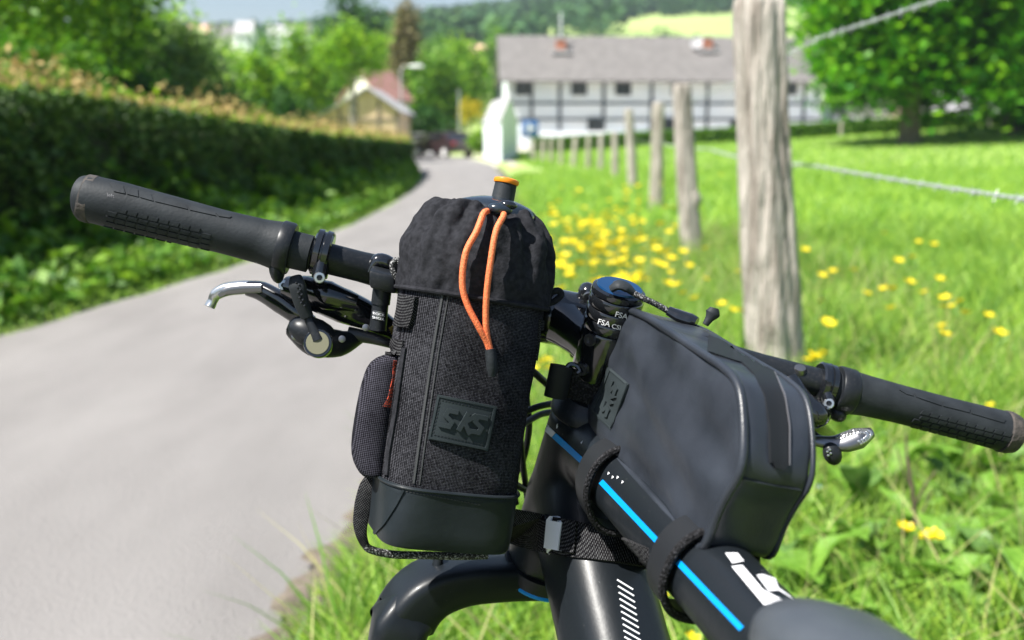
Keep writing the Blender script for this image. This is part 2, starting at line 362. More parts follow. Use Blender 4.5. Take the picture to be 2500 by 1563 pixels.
# ------------------------------------------------------------ foliage
def leaves(cen, size, up_bias=1.0, asp=.6, r=None):
    r = r or rng; n = len(cen); a = r.normal(size=(n, 3)); nn = r.normal(size=(n, 3)); nn[:, 2] = np.abs(nn[:, 2]) + up_bias
    nn /= np.linalg.norm(nn, axis=1)[:, None]; a -= nn * (a * nn).sum(1)[:, None]; a /= np.linalg.norm(a, axis=1)[:, None] + 1e-9
    b = np.cross(nn, a); s = (size * r.uniform(.6, 1.3, n))[:, None] if np.isscalar(size) else size[:, None]
    return np.stack([cen - a * s, cen - b * s * asp + nn * s * .12, cen + a * s, cen + b * s * asp + nn * s * .12], 1).reshape(-1, 3)
def crown_pts(c, R3, nclump, per, spread=.24, bottom=-1.0, cone=False, r=None):
    r = r or rng; d = r.normal(size=(nclump * 3, 3)); d /= np.linalg.norm(d, axis=1)[:, None]; rr = r.uniform(.35, 1, len(d)) ** .45
    p = d * rr[:, None]
    if cone: p[:, 2] = r.uniform(-1, 1, len(p)); k = (1 - p[:, 2]) / 2 * .95 + .05; q = d[:, :2] / (np.linalg.norm(d[:, :2], axis=1)[:, None]); p[:, :2] = q * (k * r.uniform(.5, 1, len(p)))[:, None]
    p = p[p[:, 2] > bottom][:nclump]; p *= (1 + .22 * np.sin(p[:, [1, 2, 0]] * 5 + r.uniform(0, 6)))
    q = p[:, None, :] + r.normal(size=(len(p), per, 3)) * spread * r.uniform(.5, 1.25, (len(p), 1, 1)); q[..., 2] -= .12 * np.abs(q[..., 0])
    return q.reshape(-1, 3) * np.array(R3) + np.array(c)
def limbs(parent, base, top, r0, nb, spread, m="bark"):
    base = Vector(base); top = Vector(top); parts = []
    mid = [base.lerp(top, t) + Vector((random.uniform(-1, 1), random.uniform(-1, 1), 0)) * r0 * .7 * (t > 0) for t in (0, .12, .35, .6, .85, 1)]
    tr = sweep(mid, [r0 * 1.35, r0, r0 * .85, r0 * .6, r0 * .35, r0 * .12], 10)
    for i in range(nb):
        t = random.uniform(.35, .85); a = base.lerp(top, t); an = random.uniform(0, 6.28); L = spread * random.uniform(.5, .95)
        e = a + Vector((math.cos(an) * L, math.sin(an) * L, L * random.uniform(.3, .8))); k = r0 * (1 - t) * .7
        parts.append(sweep([a, a.lerp(e, .5) + Vector((0, 0, -.08 * L)), e], [k, k * .6, k * .15], 6))
    mk("trunk", *join(tr, *parts), m, parent)
def tree(name, label, px, Yd, ztop, rx, m, leaf, nclump=90, per=60, zbot=None, trunk=.12, cat="tree", bark="bark", cone=False, group=None, squash=1.0, spread=.24, bottom=-1.0, x=None):
    x = (px - CX) / FPX * (Yd / math.cos(PITCH)) * 1.0 if x is None else x; z0 = hz(x, Yd); zb = z0 + .25 * (ztop - z0) if zbot is None else zbot
    t = empty(name, (x, Yd, z0 - .05), label, cat, group)
    limbs(t, (x, Yd, z0 - .1), (x, Yd, ztop - .15 * (ztop - zb)), trunk, 9, rx * .8, bark)
    pts = crown_pts((x, Yd, (ztop + zb) / 2), (rx, rx * squash, (ztop - zb) / 2 * .92), nclump, per, spread, bottom, cone)
    q = leaves(pts, leaf); mkq("crown", q, len(q) // 4, m, t); return t
# trees behind the left hedge
tree("broadleaf_tree", "tallest bright green tree rising behind the hedge along the lane", 40, 19, 8.5, 2.1, "leaf_bright", .11, 130, 90, .8)
tree("broadleaf_tree", "dense darker green tree between the tall bright tree and the round olive tree", 215, 24, 8.0, 1.9, "leaf_mid", .12, 120, 90, .7)
tree("broadleaf_tree", "round olive green tree behind the hedge, sky above its top", 395, 30, 5.1, 1.75, "leaf_bright", .13, 110, 80, .6)
tree("willow_tree", "greyish green willow bush in front of the round olive tree", 480, 27, 3.75, 1.3, "leaf_grey", .11, 90, 80, .4)
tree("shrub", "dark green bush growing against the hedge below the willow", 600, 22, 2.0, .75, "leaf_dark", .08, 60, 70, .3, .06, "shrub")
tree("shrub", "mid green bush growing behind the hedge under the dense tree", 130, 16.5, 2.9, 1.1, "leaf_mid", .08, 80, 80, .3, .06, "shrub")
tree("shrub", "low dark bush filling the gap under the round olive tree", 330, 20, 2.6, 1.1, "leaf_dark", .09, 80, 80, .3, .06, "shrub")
tree("broadleaf_tree", "small yellow green tree beside the willow, meadow behind it", 645, 40, 4.3, 1.1, "leaf_bright", .14, 60, 60, .5)
tree("birch_tree", "slim pale green birch with drooping crown behind the hedge", 760, 48, 6.1, 1.25, "leaf_bright", .15, 60, 60, 1.0, .09, bark="bark_pale")
tree("shrub", "round dark green bush beside the tan timbered barn", 720, 36, 2.7, .85, "leaf_dark", .11, 60, 70, .4, .06, "shrub")
tree("poplar_tree", "sparse green tree with a bare pale trunk in front of the tan barn", 878, 43, 5.9, 1.25, "leaf_bright", .13, 45, 40, 3.5, .13, bark="bark_pale")
tree("conifer_tree", "tall brownish conifer standing behind the barn", 1005, 75, 10.7, 2.1, "leaf_brown", .22, 110, 60, 1.0, .16, cone=True)
tree("broadleaf_tree", "dark round tree standing on the slope left of the brown conifer", 892, 125, 17.5, 4.4, "leaf_dark", .4, 80, 60, 6, .3)
tree("broadleaf_tree", "dark leafy tree behind the parked cars at the lane's bend", 1070, 72, 7.0, 1.9, "leaf_mid", .2, 80, 60, .8)
tree("broadleaf_tree", "light green tree between the conifer and the farmhouse", 1135, 95, 9.3, 2.4, "leaf_bright", .26, 70, 60, 2.0)
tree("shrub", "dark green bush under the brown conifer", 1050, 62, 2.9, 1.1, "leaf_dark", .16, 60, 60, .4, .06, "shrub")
tree("shrub", "yellow flowering shrub beside the white outbuilding", 1152, 59, 3.2, .65, "leaf_yellow", .10, 26, 30, 2.0, .05, "shrub")
tree("shrub", "small clipped green bush on the gravel apron", 1168, 50, 1.35, .42, "leaf_bright", .07, 40, 50, .35, .04, "shrub")
for px, Yd, zt, rx, lab in ((560, 120, 13, 3.2, "pale green tree on the slope below the hillside cottages"), (690, 110, 11.5, 2.6, "yellowish tree on the slope behind the birch"), (820, 95, 9.4, 2.3, "pale tree on the slope behind the bare pale trunk"), (960, 105, 11, 2.6, "light green tree on the slope left of the conifer"), (1090, 140, 15, 3.4, "rounded tree on the slope below the pink roofed barn"), (1225, 150, 17, 3.0, "dark tree on the slope behind the farmhouse ridge end")):
    tree("broadleaf_tree", lab, px, Yd, zt, rx, "leaf_mid" if px % 40 else "leaf_bright", .32, 50, 50, zt * .3, .14)
# big limes on the right
tree("lime_tree", "broad leafy lime tree with dense crown standing behind the pasture hedge", 2190, 46, 12.0, 5.1, "leaf_lime", .25, 260, 110, 1.9, .42, spread=.15)
tree("lime_tree", "second big lime tree, its slim dark trunk in front of the long grey barn roof", 2425, 50, 12.5, 5.3, "leaf_lime", .27, 240, 100, 2.2, .3, spread=.15)
# ------------------------------------------------------------ far wood on the ridge and field hedgerows
n = 4200; wx = rng.uniform(-330, 560, n); wy = 260 + rng.uniform(0, 1, n) ** .8 * 540; rt_ = wx / wy
keep = (wy > np.where((rt_ > -.17) & (rt_ < .11), 275 + 25 * np.sin(wx / 13), np.where(rt_ >= .11, 430 + 900 * (rt_ - .11), 410)) + 20 * np.sin(wx / 23)); wx, wy = wx[keep], wy[keep]
wz = HT(wx, wy); hh = rng.uniform(6, 10.5, len(wx)); P0 = []
for i in range(len(wx)):
    c = rng.normal(size=(46, 3)); c /= np.linalg.norm(c, axis=1)[:, None]; c[:, 2] = np.abs(c[:, 2]) * 1.0
    P0.append(c * np.array([hh[i] * .5, hh[i] * .5, hh[i]]) * rng.uniform(.75, 1, (46, 1)) + np.array([wx[i], wy[i], wz[i]]))
q = leaves(np.concatenate(P0), 1.7); o = mkq("wood", q, len(q) // 4, "leaf_far"); tag(o, "far wooded ridge across the valley", "wood", None, "stuff")
P0 = []
for (x0, y0, x1, y1, k, h) in ((-75, 300, 30, 330, 26, 7), (-20, 215, 24, 222, 16, 5), (-70, 210, -30, 240, 14, 6), (35, 235, 120, 300, 16, 4), (-120, 330, -60, 345, 18, 8), (-60, 140, -22, 150, 14, 4), (-40, 175, 0, 170, 14, 4), (25, 255, 45, 248, 9, 6)):
    for i in range(k):
        t = (i + rng.uniform(-.4, .4)) / k; x = x0 + (x1 - x0) * t + rng.normal() * 2; y = y0 + (y1 - y0) * t + rng.normal() * 3; h1 = h * rng.uniform(.6, 1.2)
        c = rng.normal(size=(60, 3)); c /= np.linalg.norm(c, axis=1)[:, None]; c[:, 2] = np.abs(c[:, 2])
        P0.append(c * np.array([h1 * .5, h1 * .5, h1]) * rng.uniform(.6, 1, (60, 1)) + np.array([x, y, hz(x, y)]))
q = leaves(np.concatenate(P0), .75); o = mkq("field_hedgerows", q, len(q) // 4, "leaf_far"); tag(o, "lines of far field trees across the meadow slope", "hedgerow", None, "stuff")
# ------------------------------------------------------------ the clipped hedge along the lane
HYs = [-8, 5, 8, 10, 11.7, 16, 24, 33.5]; HH = [1.60, 1.54, 1.50, 1.43, 1.32, 1.14, 1.0, .92]; HO = [1.1, 1.15, 1.15, 1.1, 1.0, .8, .5, .3]
he = empty("hedge", (-4.6, 12, .2), "long clipped hedge with brown dry tips along the lane's far edge", "hedge")
def hedge_sec(y):
    f = xl(y) - np.interp(y, HYs, HO); t = np.interp(y, HYs, HH); return f, f - 1.1, t
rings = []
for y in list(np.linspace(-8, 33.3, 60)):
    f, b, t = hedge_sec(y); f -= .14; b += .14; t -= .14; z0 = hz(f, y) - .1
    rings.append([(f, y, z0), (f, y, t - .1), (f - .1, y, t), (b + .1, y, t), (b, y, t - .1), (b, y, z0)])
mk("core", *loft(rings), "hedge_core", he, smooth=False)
n = 90000; yy = -6 + 39.4 * rng.uniform(0, 1, n) ** 1.0; f, b, t = hedge_sec(yy); side = rng.uniform(0, 1, n); z0 = HT(f, yy)
face = side < .62; u = rng.uniform(0, 1, n)
wob = .10 * np.sin(yy * 2.3 + u * 4) + .06 * np.sin(yy * 6.1 + u * 9)
px_ = np.where(face, f + wob * .7 - np.abs(rng.normal(size=n)) * .09, f + (b - f) * u); pz_ = np.where(face, z0 + (t - z0) * u ** .9, t + wob * .5 - np.abs(rng.normal(size=n)) * .07)
q = leaves(np.stack([px_, yy, pz_], 1), np.where(yy > 14, .055, .038) * rng.uniform(.7, 1.3, n), .3); mkq("foliage", q, n, "leaf_hedge", he)
n = 24000; yy = -6 + 39.4 * rng.uniform(0, 1, n); f, b, t = hedge_sec(yy); u = rng.uniform(-.05, 1, n)
c = np.stack([f + (b - f) * u, yy, t + .02 + np.abs(rng.normal(size=n)) * .075 * (1 + .8 * np.sin(yy * 1.7))], 1)
q = leaves(c, .036, .1, .45); o = mkq("dry_tips", q, n, "hedge_tip", he); tag(o, "brownish dry seed heads above the hedge top")
n = 9000; yy = -6 + 39.4 * rng.uniform(0, 1, n); f, b, t = hedge_sec(yy); u = rng.uniform(-.05, 1, n)
q = leaves(np.stack([f + (b - f) * u, yy, t + np.abs(rng.normal(size=n)) * .06], 1), .04, .6); mkq("young_shoots", q, n, "leaf_bright", he)
# weeds in the hedge foot
n = 26000; yy = -3 + 36 * rng.uniform(0, 1, n) ** 1.3; e = xl(yy); wd = np.interp(yy, HYs, HO); u = rng.uniform(0, 1, n)
x = e - .1 - u * wd; cl = .5 + .5 * np.sin(yy * 1.9 + 1.3 * np.sin(yy * .7)) * np.sin(yy * 3.7 + u * 2); z = HT(x, yy) + rng.uniform(0, 1, n) * (.12 + .5 * u * (.4 + cl))
q = leaves(np.stack([x, yy, z], 1), .045 * (1 + yy / 25) * rng.uniform(.6, 1.4, n), .5); o = mkq("verge_weeds", q, n, "leaf_mid"); tag(o, "leafy nettles and weeds at the foot of the lane hedge", "weeds", None, "stuff")
# pasture hedge in front of the farmhouse
hp = empty("hedge", (14, 61, .7), "low clipped hedge between the pasture and the farmhouse", "hedge")
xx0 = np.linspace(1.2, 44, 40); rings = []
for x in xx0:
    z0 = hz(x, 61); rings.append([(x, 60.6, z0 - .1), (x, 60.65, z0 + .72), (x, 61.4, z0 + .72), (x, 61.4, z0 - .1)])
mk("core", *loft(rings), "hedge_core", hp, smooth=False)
n = 22000; x = rng.uniform(1.2, 44, n); u = rng.uniform(0, 1, n); fc = rng.uniform(0, 1, n) < .55; z0 = HT(x, 61)
q = leaves(np.stack([x, np.where(fc, 60.55 - rng.uniform(0, .12, n), 60.5 + u), z0 + np.where(fc, u * .85, .8 + rng.normal(size=n) * .05)], 1), .11, .5); mkq("foliage", q, n, "leaf_mid", hp)
# ------------------------------------------------------------ buildings
def quadbox(p0, p1, z0, z1, th):                    # upright slab from p0 to p1 (ground points), thickness behind
    p0 = Vector((p0[0], p0[1], 0)); p1 = Vector((p1[0], p1[1], 0)); d = (p1 - p0); c = (p0 + p1) / 2; nrm = Vector((-d.y, d.x, 0)).normalized()
    return box(c + nrm * th / 2 + Vector((0, 0, (z0 + z1) / 2)), d / 2, nrm * th / 2, Vector((0, 0, (z1 - z0) / 2)))
def gabled(root, p0, p1, depth, z0, ze, zr, wallm, roofm, ov=.5, tiles=False):
    p0 = Vector((p0[0], p0[1], 0)); p1 = Vector((p1[0], p1[1], 0)); d = (p1 - p0).normalized(); L = (p1 - p0).length; n = Vector((-d.y, d.x, 0)); k = Vector((0, 0, 1))
    q = [p0, p1, p1 + n * depth, p0 + n * depth]
    V = [v + k * z0 for v in q] + [v + k * ze for v in q] + [p0 + n * depth / 2 + k * (zr - .12), p1 + n * depth / 2 + k * (zr - .12)]
    mk("wall", V, [(0, 1, 5, 4), (2, 3, 7, 6), (1, 2, 6, 9, 5), (3, 0, 4, 8, 7), (3, 2, 1, 0)], wallm, root, smooth=False)
    sl = (zr - ze) / (depth / 2); th = k * .14
    a0, a1 = p0 - d * ov * .6, p1 + d * ov * .6; e = []
    for s, base in ((-1, 0), (1, depth)):
        lo = ze - ov * sl
        e.append(([a0 + n * (base + s * ov) + k * lo, a1 + n * (base + s * ov) + k * lo, a1 + n * depth / 2 + k * zr, a0 + n * depth / 2 + k * zr]))
    parts = [([*f_, *[v + th for v in f_]], [(0, 1, 2, 3), (7, 6, 5, 4), (0, 4, 5, 1), (1, 5, 6, 2), (2, 6, 7, 3), (3, 7, 4, 0)]) for f_ in e]
    return mk("roof", *join(*parts), roofm, root, smooth=False), d, n, e
A = 3.5; fp0 = Vector((-.35, 78, 0)); fd = Vector((math.cos(rad(A)), math.sin(rad(A)), 0)); fn = Vector((-fd.y, fd.x, 0)); FL = 24.6
fr = empty("farmhouse", (fp0.x, fp0.y, .5), "long half timbered white farmhouse with a brown slate roof beyond the pasture", "house")
roof, _, _, ed = gabled(fr, fp0, fp0 + fd * FL, 7.0, .2, 5.95, 8.75, "plaster", "roof_slate", 1.1)
def fpt(s, z, out=0.0): return fp0 + fd * s + Vector((0, 0, z)) - fn * out
def fs(px): # distance along the facade under a pixel column
    t = (px - CX) / FPX / math.cos(PITCH) ; return (t * fp0.y - fp0.x) / (fd.x - t * fd.y)
for px in (1222, 1296, 1362, 1465, 1577, 1640, 1708, 1800, 1870, 1935, 2000):
    s = fs(px); mk("timber_post", *box(fpt(s, 3.35, .03), fd * .13, fn * .05, Vector((0, 0, 2.65))), "timber", fr, smooth=False)
for z in (3.55, 2.35):
    mk("timber_rail", *box(fpt(FL / 2, z, .025), fd * FL / 2, fn * .045, Vector((0, 0, .10))), "timber", fr, smooth=False)
mk("timber_rail", *box(fpt(FL / 2, 5.6, .025), fd * FL / 2, fn * .045, Vector((0, 0, .12))), "timber", fr, smooth=False)
for px, z, hw, hh2 in ((1277, 4.7, .58, .5), (1407, 4.7, .55, .5), (1510, 4.7, .55, .5), (1643, 4.7, .6, .5), (1448, 1.85, .62, .62), (1785, 1.75, .65, .6), (1620, 1.5, .45, .95), (1900, 4.7, .5, .45)):
    s = fs(px); wn = mk("window", *join(*[box(fpt(s + dx * hw, z, .07), fd * .06, fn * .05, Vector((0, 0, hh2))) for dx in (-1, 0, 1)], *[box(fpt(s, z + dz * hh2, .075), fd * (hw + .06), fn * .05, Vector((0, 0, .05))) for dz in (-1, 0, 1)]), "timber", fr, smooth=False)
    mk("pane", *box(fpt(s, z, .045), fd * hw, fn * .02, Vector((0, 0, hh2))), "pane", wn, smooth=False)
mk("plinth", *box(fpt(FL / 2, .9, .08), fd * FL / 2, fn * .06, Vector((0, 0, .55))), "plaster", fr, smooth=False)
for px, py in ((1370, 135), (1720, 130)):
    s = fs(px); zc = 1.15 + (HZ - py) / FPX * 80.5; b = fp0 + fd * s + fn * ((zc - 5.95) / 2.8 * 3.5)
    ch = mk("chimney", *box(b + Vector((0, 0, zc + .25)), fd * .36, fn * .36, Vector((0, 0, .62))), "brick", roof, smooth=False)
    mk("chimney", *join(box(b + Vector((0, 0, zc + .95)), fd * .42, fn * .42, Vector((0, 0, .07))), box(b + Vector((0, 0, zc - .1)) - fn * .3, fd * .75, fn * .5, Vector((0, 0, .14)))), "roof_grey", roof, smooth=False)
    if px < 1500: mk("aerial_mast", *rod(b + Vector((0, 0, zc + .9)), b + Vector((0, 0, zc + 2.9)), .07, 8), "lead", roof)
    else: mk("satellite_dish", *lathe(b + Vector((-.9, -.4, zc + .5)), (-.3, -.9, .3), [(0, .05), (.03, .3), (.12, .48), (.14, .5), (.11, .46), (.02, .1)], 16), "roof_grey", roof)
# white roadside outbuilding
wb = empty("outbuilding", (-.42, 41, 0), "small whitewashed outbuilding with a steep gable at the lane's edge", "building")
cA, cB, cC = Vector((-.45, 41.5, 0)), Vector((-1.42, 50, 0)), Vector((.28, 48.5, 0)); k = Vector((0, 0, 1)); cD = cB + (cC - cA)
apx = (cA + cC) / 2 + k * 2.75; apy = (cB + cD) / 2 + k * 2.75
V = [cA - k * .1, cB - k * .1, cD - k * .1, cC - k * .1, cA + k * 1.85, cB + k * 1.85, cD + k * 1.85, cC + k * 1.85, apx, apy]
mk("wall", V, [(0, 4, 5, 1), (0, 3, 7, 8, 4), (3, 2, 6, 7), (1, 5, 9, 6, 2)], "plaster", wb, smooth=False)
dn = (cB - cA).normalized()
for s in (0, 1):
    lo0 = (cA if s == 0 else cC) + k * 1.78; lo1 = (cB if s == 0 else cD) + k * 1.78; out = (lo0 - (apx - k * 2.75)); out.z = 0; out = out.normalized() * .18 - k * .12
    q = [lo0 + out - dn * .05, lo1 + out + dn * .15, apy + dn * .15 + k * .04, apx - dn * .05 + k * .04]; mk("roof", q + [v + k * .08 for v in q], [(0, 1, 2, 3), (7, 6, 5, 4), (0, 4, 5, 1), (1, 5, 6, 2), (2, 6, 7, 3), (3, 7, 4, 0)], "roof_grey", wb, smooth=False)
# tan timbered barn: gable towards the lane
br = empty("barn", (-7.2, 48, .3), "small tan half timbered barn with its gable towards the lane", "barn")
def ux(px, Yd): return (px - CX) / FPX * Yd / math.cos(PITCH)
x0, x1, xm, Yb = ux(797, 48), ux(985, 48), ux(912, 48), 48; k = Vector((0, 0, 1))
V = [(x0, Yb, 0), (x1, Yb, 0), (x1, Yb, 2.25), (xm, Yb, 3.25), (x0, Yb, 2.0), (x0, Yb + 5, 0), (x1, Yb + 5, 0), (x1, Yb + 5, 2.25), (xm, Yb + 5, 3.25), (x0, Yb + 5, 2.0)]
mk("wall", V, [(0, 1, 2, 3, 4), (1, 6, 7, 2), (0, 4, 9, 5), (6, 5, 9, 8, 7)], "wall_tan", br, smooth=False)
for a, b_ in (((x1 + .25, 2.12), (xm, 3.3)), ((x0 - .3, 1.82), (xm, 3.3))):
    q = [Vector((a[0], Yb - .3, a[1])), Vector((a[0], Yb + 5.3, a[1])), Vector((b_[0], Yb + 5.3, b_[1])), Vector((b_[0], Yb - .3, b_[1]))]
    mk("roof", q + [v + k * .1 for v in q], [(0, 1, 2, 3), (7, 6, 5, 4), (0, 4, 5, 1), (1, 5, 6, 2), (2, 6, 7, 3), (3, 7, 4, 0)], "roof_grey", br, smooth=False)
for xx, zt in ((x0 + .1, 1.9), (x0 + .95, 2.45), (x0 + 1.75, 2.85), (xm + .5, 2.75), (x1 - .1, 2.2)): mk("timber_post", *box((xx, Yb - .02, zt / 2), (.06, 0, 0), (0, .04, 0), (0, 0, zt / 2)), "bark", br, smooth=False)
for z in (1.2, 1.85): mk("timber_rail", *box(((x0 + x1) / 2, Yb - .015, z), ((x1 - x0) / 2, 0, 0), (0, .035, 0), (0, 0, .05)), "bark", br, smooth=False)
def house(name, label, px0, px1, Yd, zb, ze, zr, wm, rm, depth=5, nwin=2, cat="house", group=None, turn=0):
    a = (ux(px0, Yd), Yd); b = (ux(px1, Yd), Yd + turn); r = empty(name, (a[0], Yd, zb), label, cat, group); gabled(r, a, b, depth, zb - 1, ze, zr, wm, rm, .3)
    for i in range(nwin):
        t = (i + .7) / (nwin + .4); h = max(.4, (ze - zb) * .32); c = Vector((a[0] + (b[0] - a[0]) * t, Yd + turn * t - .04, zb + (ze - zb) * .55)); mk("window", *box(c, (h * .45, 0, 0), (0, .06, 0), (0, 0, h * .6)), "pane", r, smooth=False)
    return r
house("house", "red roofed house peeping over the tan barn", 945, 1003, 60, .5, 3.3, 4.9, "wall_cream", "roof_red", 4, 1, turn=1.5)
def hy(Yd, px): return hz(ux(px, Yd), Yd)
for px0, px1, Yd, h, rr, wm, rm, lab in ((500, 540, 335, 3.0, 3.2, "wall_cream", "roof_pink", "hillside cottage with an orange roof above the willow"), (556, 604, 328, 2.6, 3.0, "wall_cream", "roof_slate", "grey roofed hillside cottage with cream walls"), (612, 642, 322, 3.6, 3.0, "plaster", "roof_grey", "narrow white hillside cottage below the wooded ridge"), (688, 730, 300, 3.2, 2.2, "plaster", "roof_grey", "white hillside cottage behind the birch"), (742, 775, 296, 3.4, 2.2, "plaster", "roof_slate", "bright white cottage at the end of the hillside row")):
    zb = hy(Yd, (px0 + px1) / 2); house("cottage", lab, px0 - 5, px1 + 5, Yd, zb + 1.5, zb + 1.5 + h * 1.25, zb + 1.5 + h * 1.25 + rr * 1.2, wm, rm, 6)
zb = hy(226, 1195); house("barn", "pink tiled barn on the slope above the farmhouse roof", 1152, 1243, 226, zb + .2, zb + 1.5, zb + 4.2, "wall_rose", "roof_pink", 8, 2, "barn")
zb = hy(222, 1122); house("cottage", "tiny white cottage on the slope beside the pink tiled barn", 1104, 1142, 222, zb, zb + 1.6, zb + 2.6, "plaster", "roof_grey", 5, 1)
house("barn", "long grey roofed barn seen under the lime trees", 2235, 2760, 78, 1.5, 2.55, 5.4, "wall_rose", "roof_grey", 7, 4, "barn", turn=2)
house("shed", "low pinkish hut with a rounded grey roof behind the pasture hedge", 2225, 2322, 64, 1.2, 2.55, 3.5, "wall_rose", "roof_grey", 3, 2, "shed")
house("annex", "low whitewashed annex against the farmhouse end", 2010, 2140, 82, .8, 2.9, 4.0, "plaster", "roof_slate", 4, 2, "building")
# ------------------------------------------------------------ cars, lamp, poles, sign
def car(label, x, y, rz, m, sc=1.0):
    r = empty("parked_car", (x, y, .01), label, "car", None, rz); z0 = hz(x, y) + .02
    def T(v): return Matrix.Rotation(rz, 3, 'Z') @ (Vector(v) * sc) + Vector((x, y, z0))
    prof = [(-2.0, .35), (-2.05, .62), (-1.95, .88), (-1.55, 1.02), (-1.1, 1.36), (-.2, 1.44), (.6, 1.34), (1.15, .95), (1.95, .80), (2.08, .55), (2.0, .3)]
    rings = [[T((s * w_, yy, zz)) for yy, zz in prof] for s, w_ in ((-1, .78), (-1, .84), (1, .84), (1, .78))]
    for i, rg in enumerate(rings):
        if i in (0, 3): rings[i] = [p.lerp(sum(rg, Vector()) / len(rg), .05) for p in rg]
    V, F = loft(rings); mk("body", V, F, m, r, ang=30)
    mk("rear_window", *box(T((0, -1.42, 1.15)), Matrix.Rotation(rz, 3, 'Z') @ Vector((.6 * sc, 0, 0)), Matrix.Rotation(rz, 3, 'Z') @ Vector((0, .03, .02)) * sc, Matrix.Rotation(rz, 3, 'Z') @ Vector((0, .16, .13)) * sc), "pane", r, smooth=False)
    for s in (-1, 1):
        mk("side_window", *box(T((s * .845, -.2, 1.17)), Matrix.Rotation(rz, 3, 'Z') @ Vector((.008, 0, 0)), Matrix.Rotation(rz, 3, 'Z') @ Vector((0, .75, 0)) * sc, Vector((0, 0, .13 * sc))), "pane", r, smooth=False)
        mk("tail_light", *box(T((s * .68, -2.0, .8)), Matrix.Rotation(rz, 3, 'Z') @ Vector((.1, 0, 0)), Matrix.Rotation(rz, 3, 'Z') @ Vector((0, .05, 0)), Vector((0, 0, .08))), "tail_lamp", r, smooth=False)
        for yy in (-1.3, 1.35):
            ax = Matrix.Rotation(rz, 3, 'Z') @ Vector((s, 0, 0)); c = T((s * .68, yy, .3)); wh = mk("wheel", *lathe(c, ax, [(0, .3), (.03, .31), (.16, .31), (.19, .28), (.19, .2), (.17, .19)], 18), "tyre_far", r); mk("rim", *lathe(c, ax, [(.15, .2), (.2, .19), (.205, .05)], 14), "chrome_far", wh)
car("dark red hatchback parked at the lane's bend", ux(1088, 53), 53, rad(38), "car_red", .95)
car("pale silver car parked beyond the hedge end", ux(1018, 60), 60, rad(80), "car_silver", .9)
def pole(name, label, cat, px, Yd, ztop, r, m, arm=None):
    x = ux(px, Yd); z0 = hz(x, Yd) - .1; e = empty(name, (x, Yd, z0), label, cat); mk("pole", *sweep([(x, Yd, z0), (x, Yd, (z0 + ztop) / 2), (x, Yd, ztop)], [r * 1.2, r, r * .75], 10), m, e)
    if arm:
        mk("arm", *sweep(spline([(x, Yd, ztop - .05), (x + arm * .4, Yd, ztop + .12), (x + arm, Yd, ztop + .15)], 5), r * .45, 8), m, e)
        mk("lamp_head", *ball((x + arm + .3, Yd, ztop + .13), (.42, 0, 0), (0, .14, 0), (0, 0, .1)), "chrome_far", e)
    return e
pole("street_lamp", "street lamp with a curved arm beside the lane's bend", "street lamp", 990, 55, 4.65, .06, "lamp_metal", .55)
pole("utility_pole", "pale concrete utility pole behind the round bush", "pole", 727, 60, 6.0, .16, "bark_pale")
pole("sign_post", "thin grey post standing beyond the parked red car", "post", 1126, 62, 3.9, .06, "lamp_metal")
x = ux(1293, 44); r = empty("road_sign", (x, 44, 0), "blue square road sign with a white symbol by the fence end", "sign"); mk("pole", *rod((x, 44.05, 0), (x, 44.05, 1.75), .035, 8), "lamp_metal", r)
sp = mk("sign_panel", *box((x, 44, 1.42), (.36, 0, 0), (0, .015, 0), (0, 0, .36), .01), "sign_blue", r); mk("symbol", *join(box((x - .06, 43.98, 1.45), (.05, 0, 0), (0, .004, 0), (0, 0, .2)), box((x + .1, 43.98, 1.45), (.12, 0, 0), (0, .004, 0), (0, 0, .05))), "sign_white", sp, smooth=False)

# ------------------------------------------------------------ summer haze over the valley
mh = bpy.data.materials.new("haze"); mh.use_nodes = True; nh = mh.node_tree.nodes; nh.remove(nh["Principled BSDF"]); pv_ = nh.new("ShaderNodeVolumePrincipled")
pv_.inputs["Color"].default_value = (.78, .87, 1, 1); pv_.inputs["Density"].default_value = HAZE; pv_.inputs["Anisotropy"].default_value = .3; mh.node_tree.links.new(pv_.outputs[0], nh["Material Output"].inputs["Volume"]); MATS["haze"] = mh
o = mk("haze", *box((0, 825, 66), (1110, 0, 0), (0, 890, 0), (0, 0, 67.2)), "haze", smooth=False); tag(o, "thin summer haze over the valley", "haze", None, "stuff")
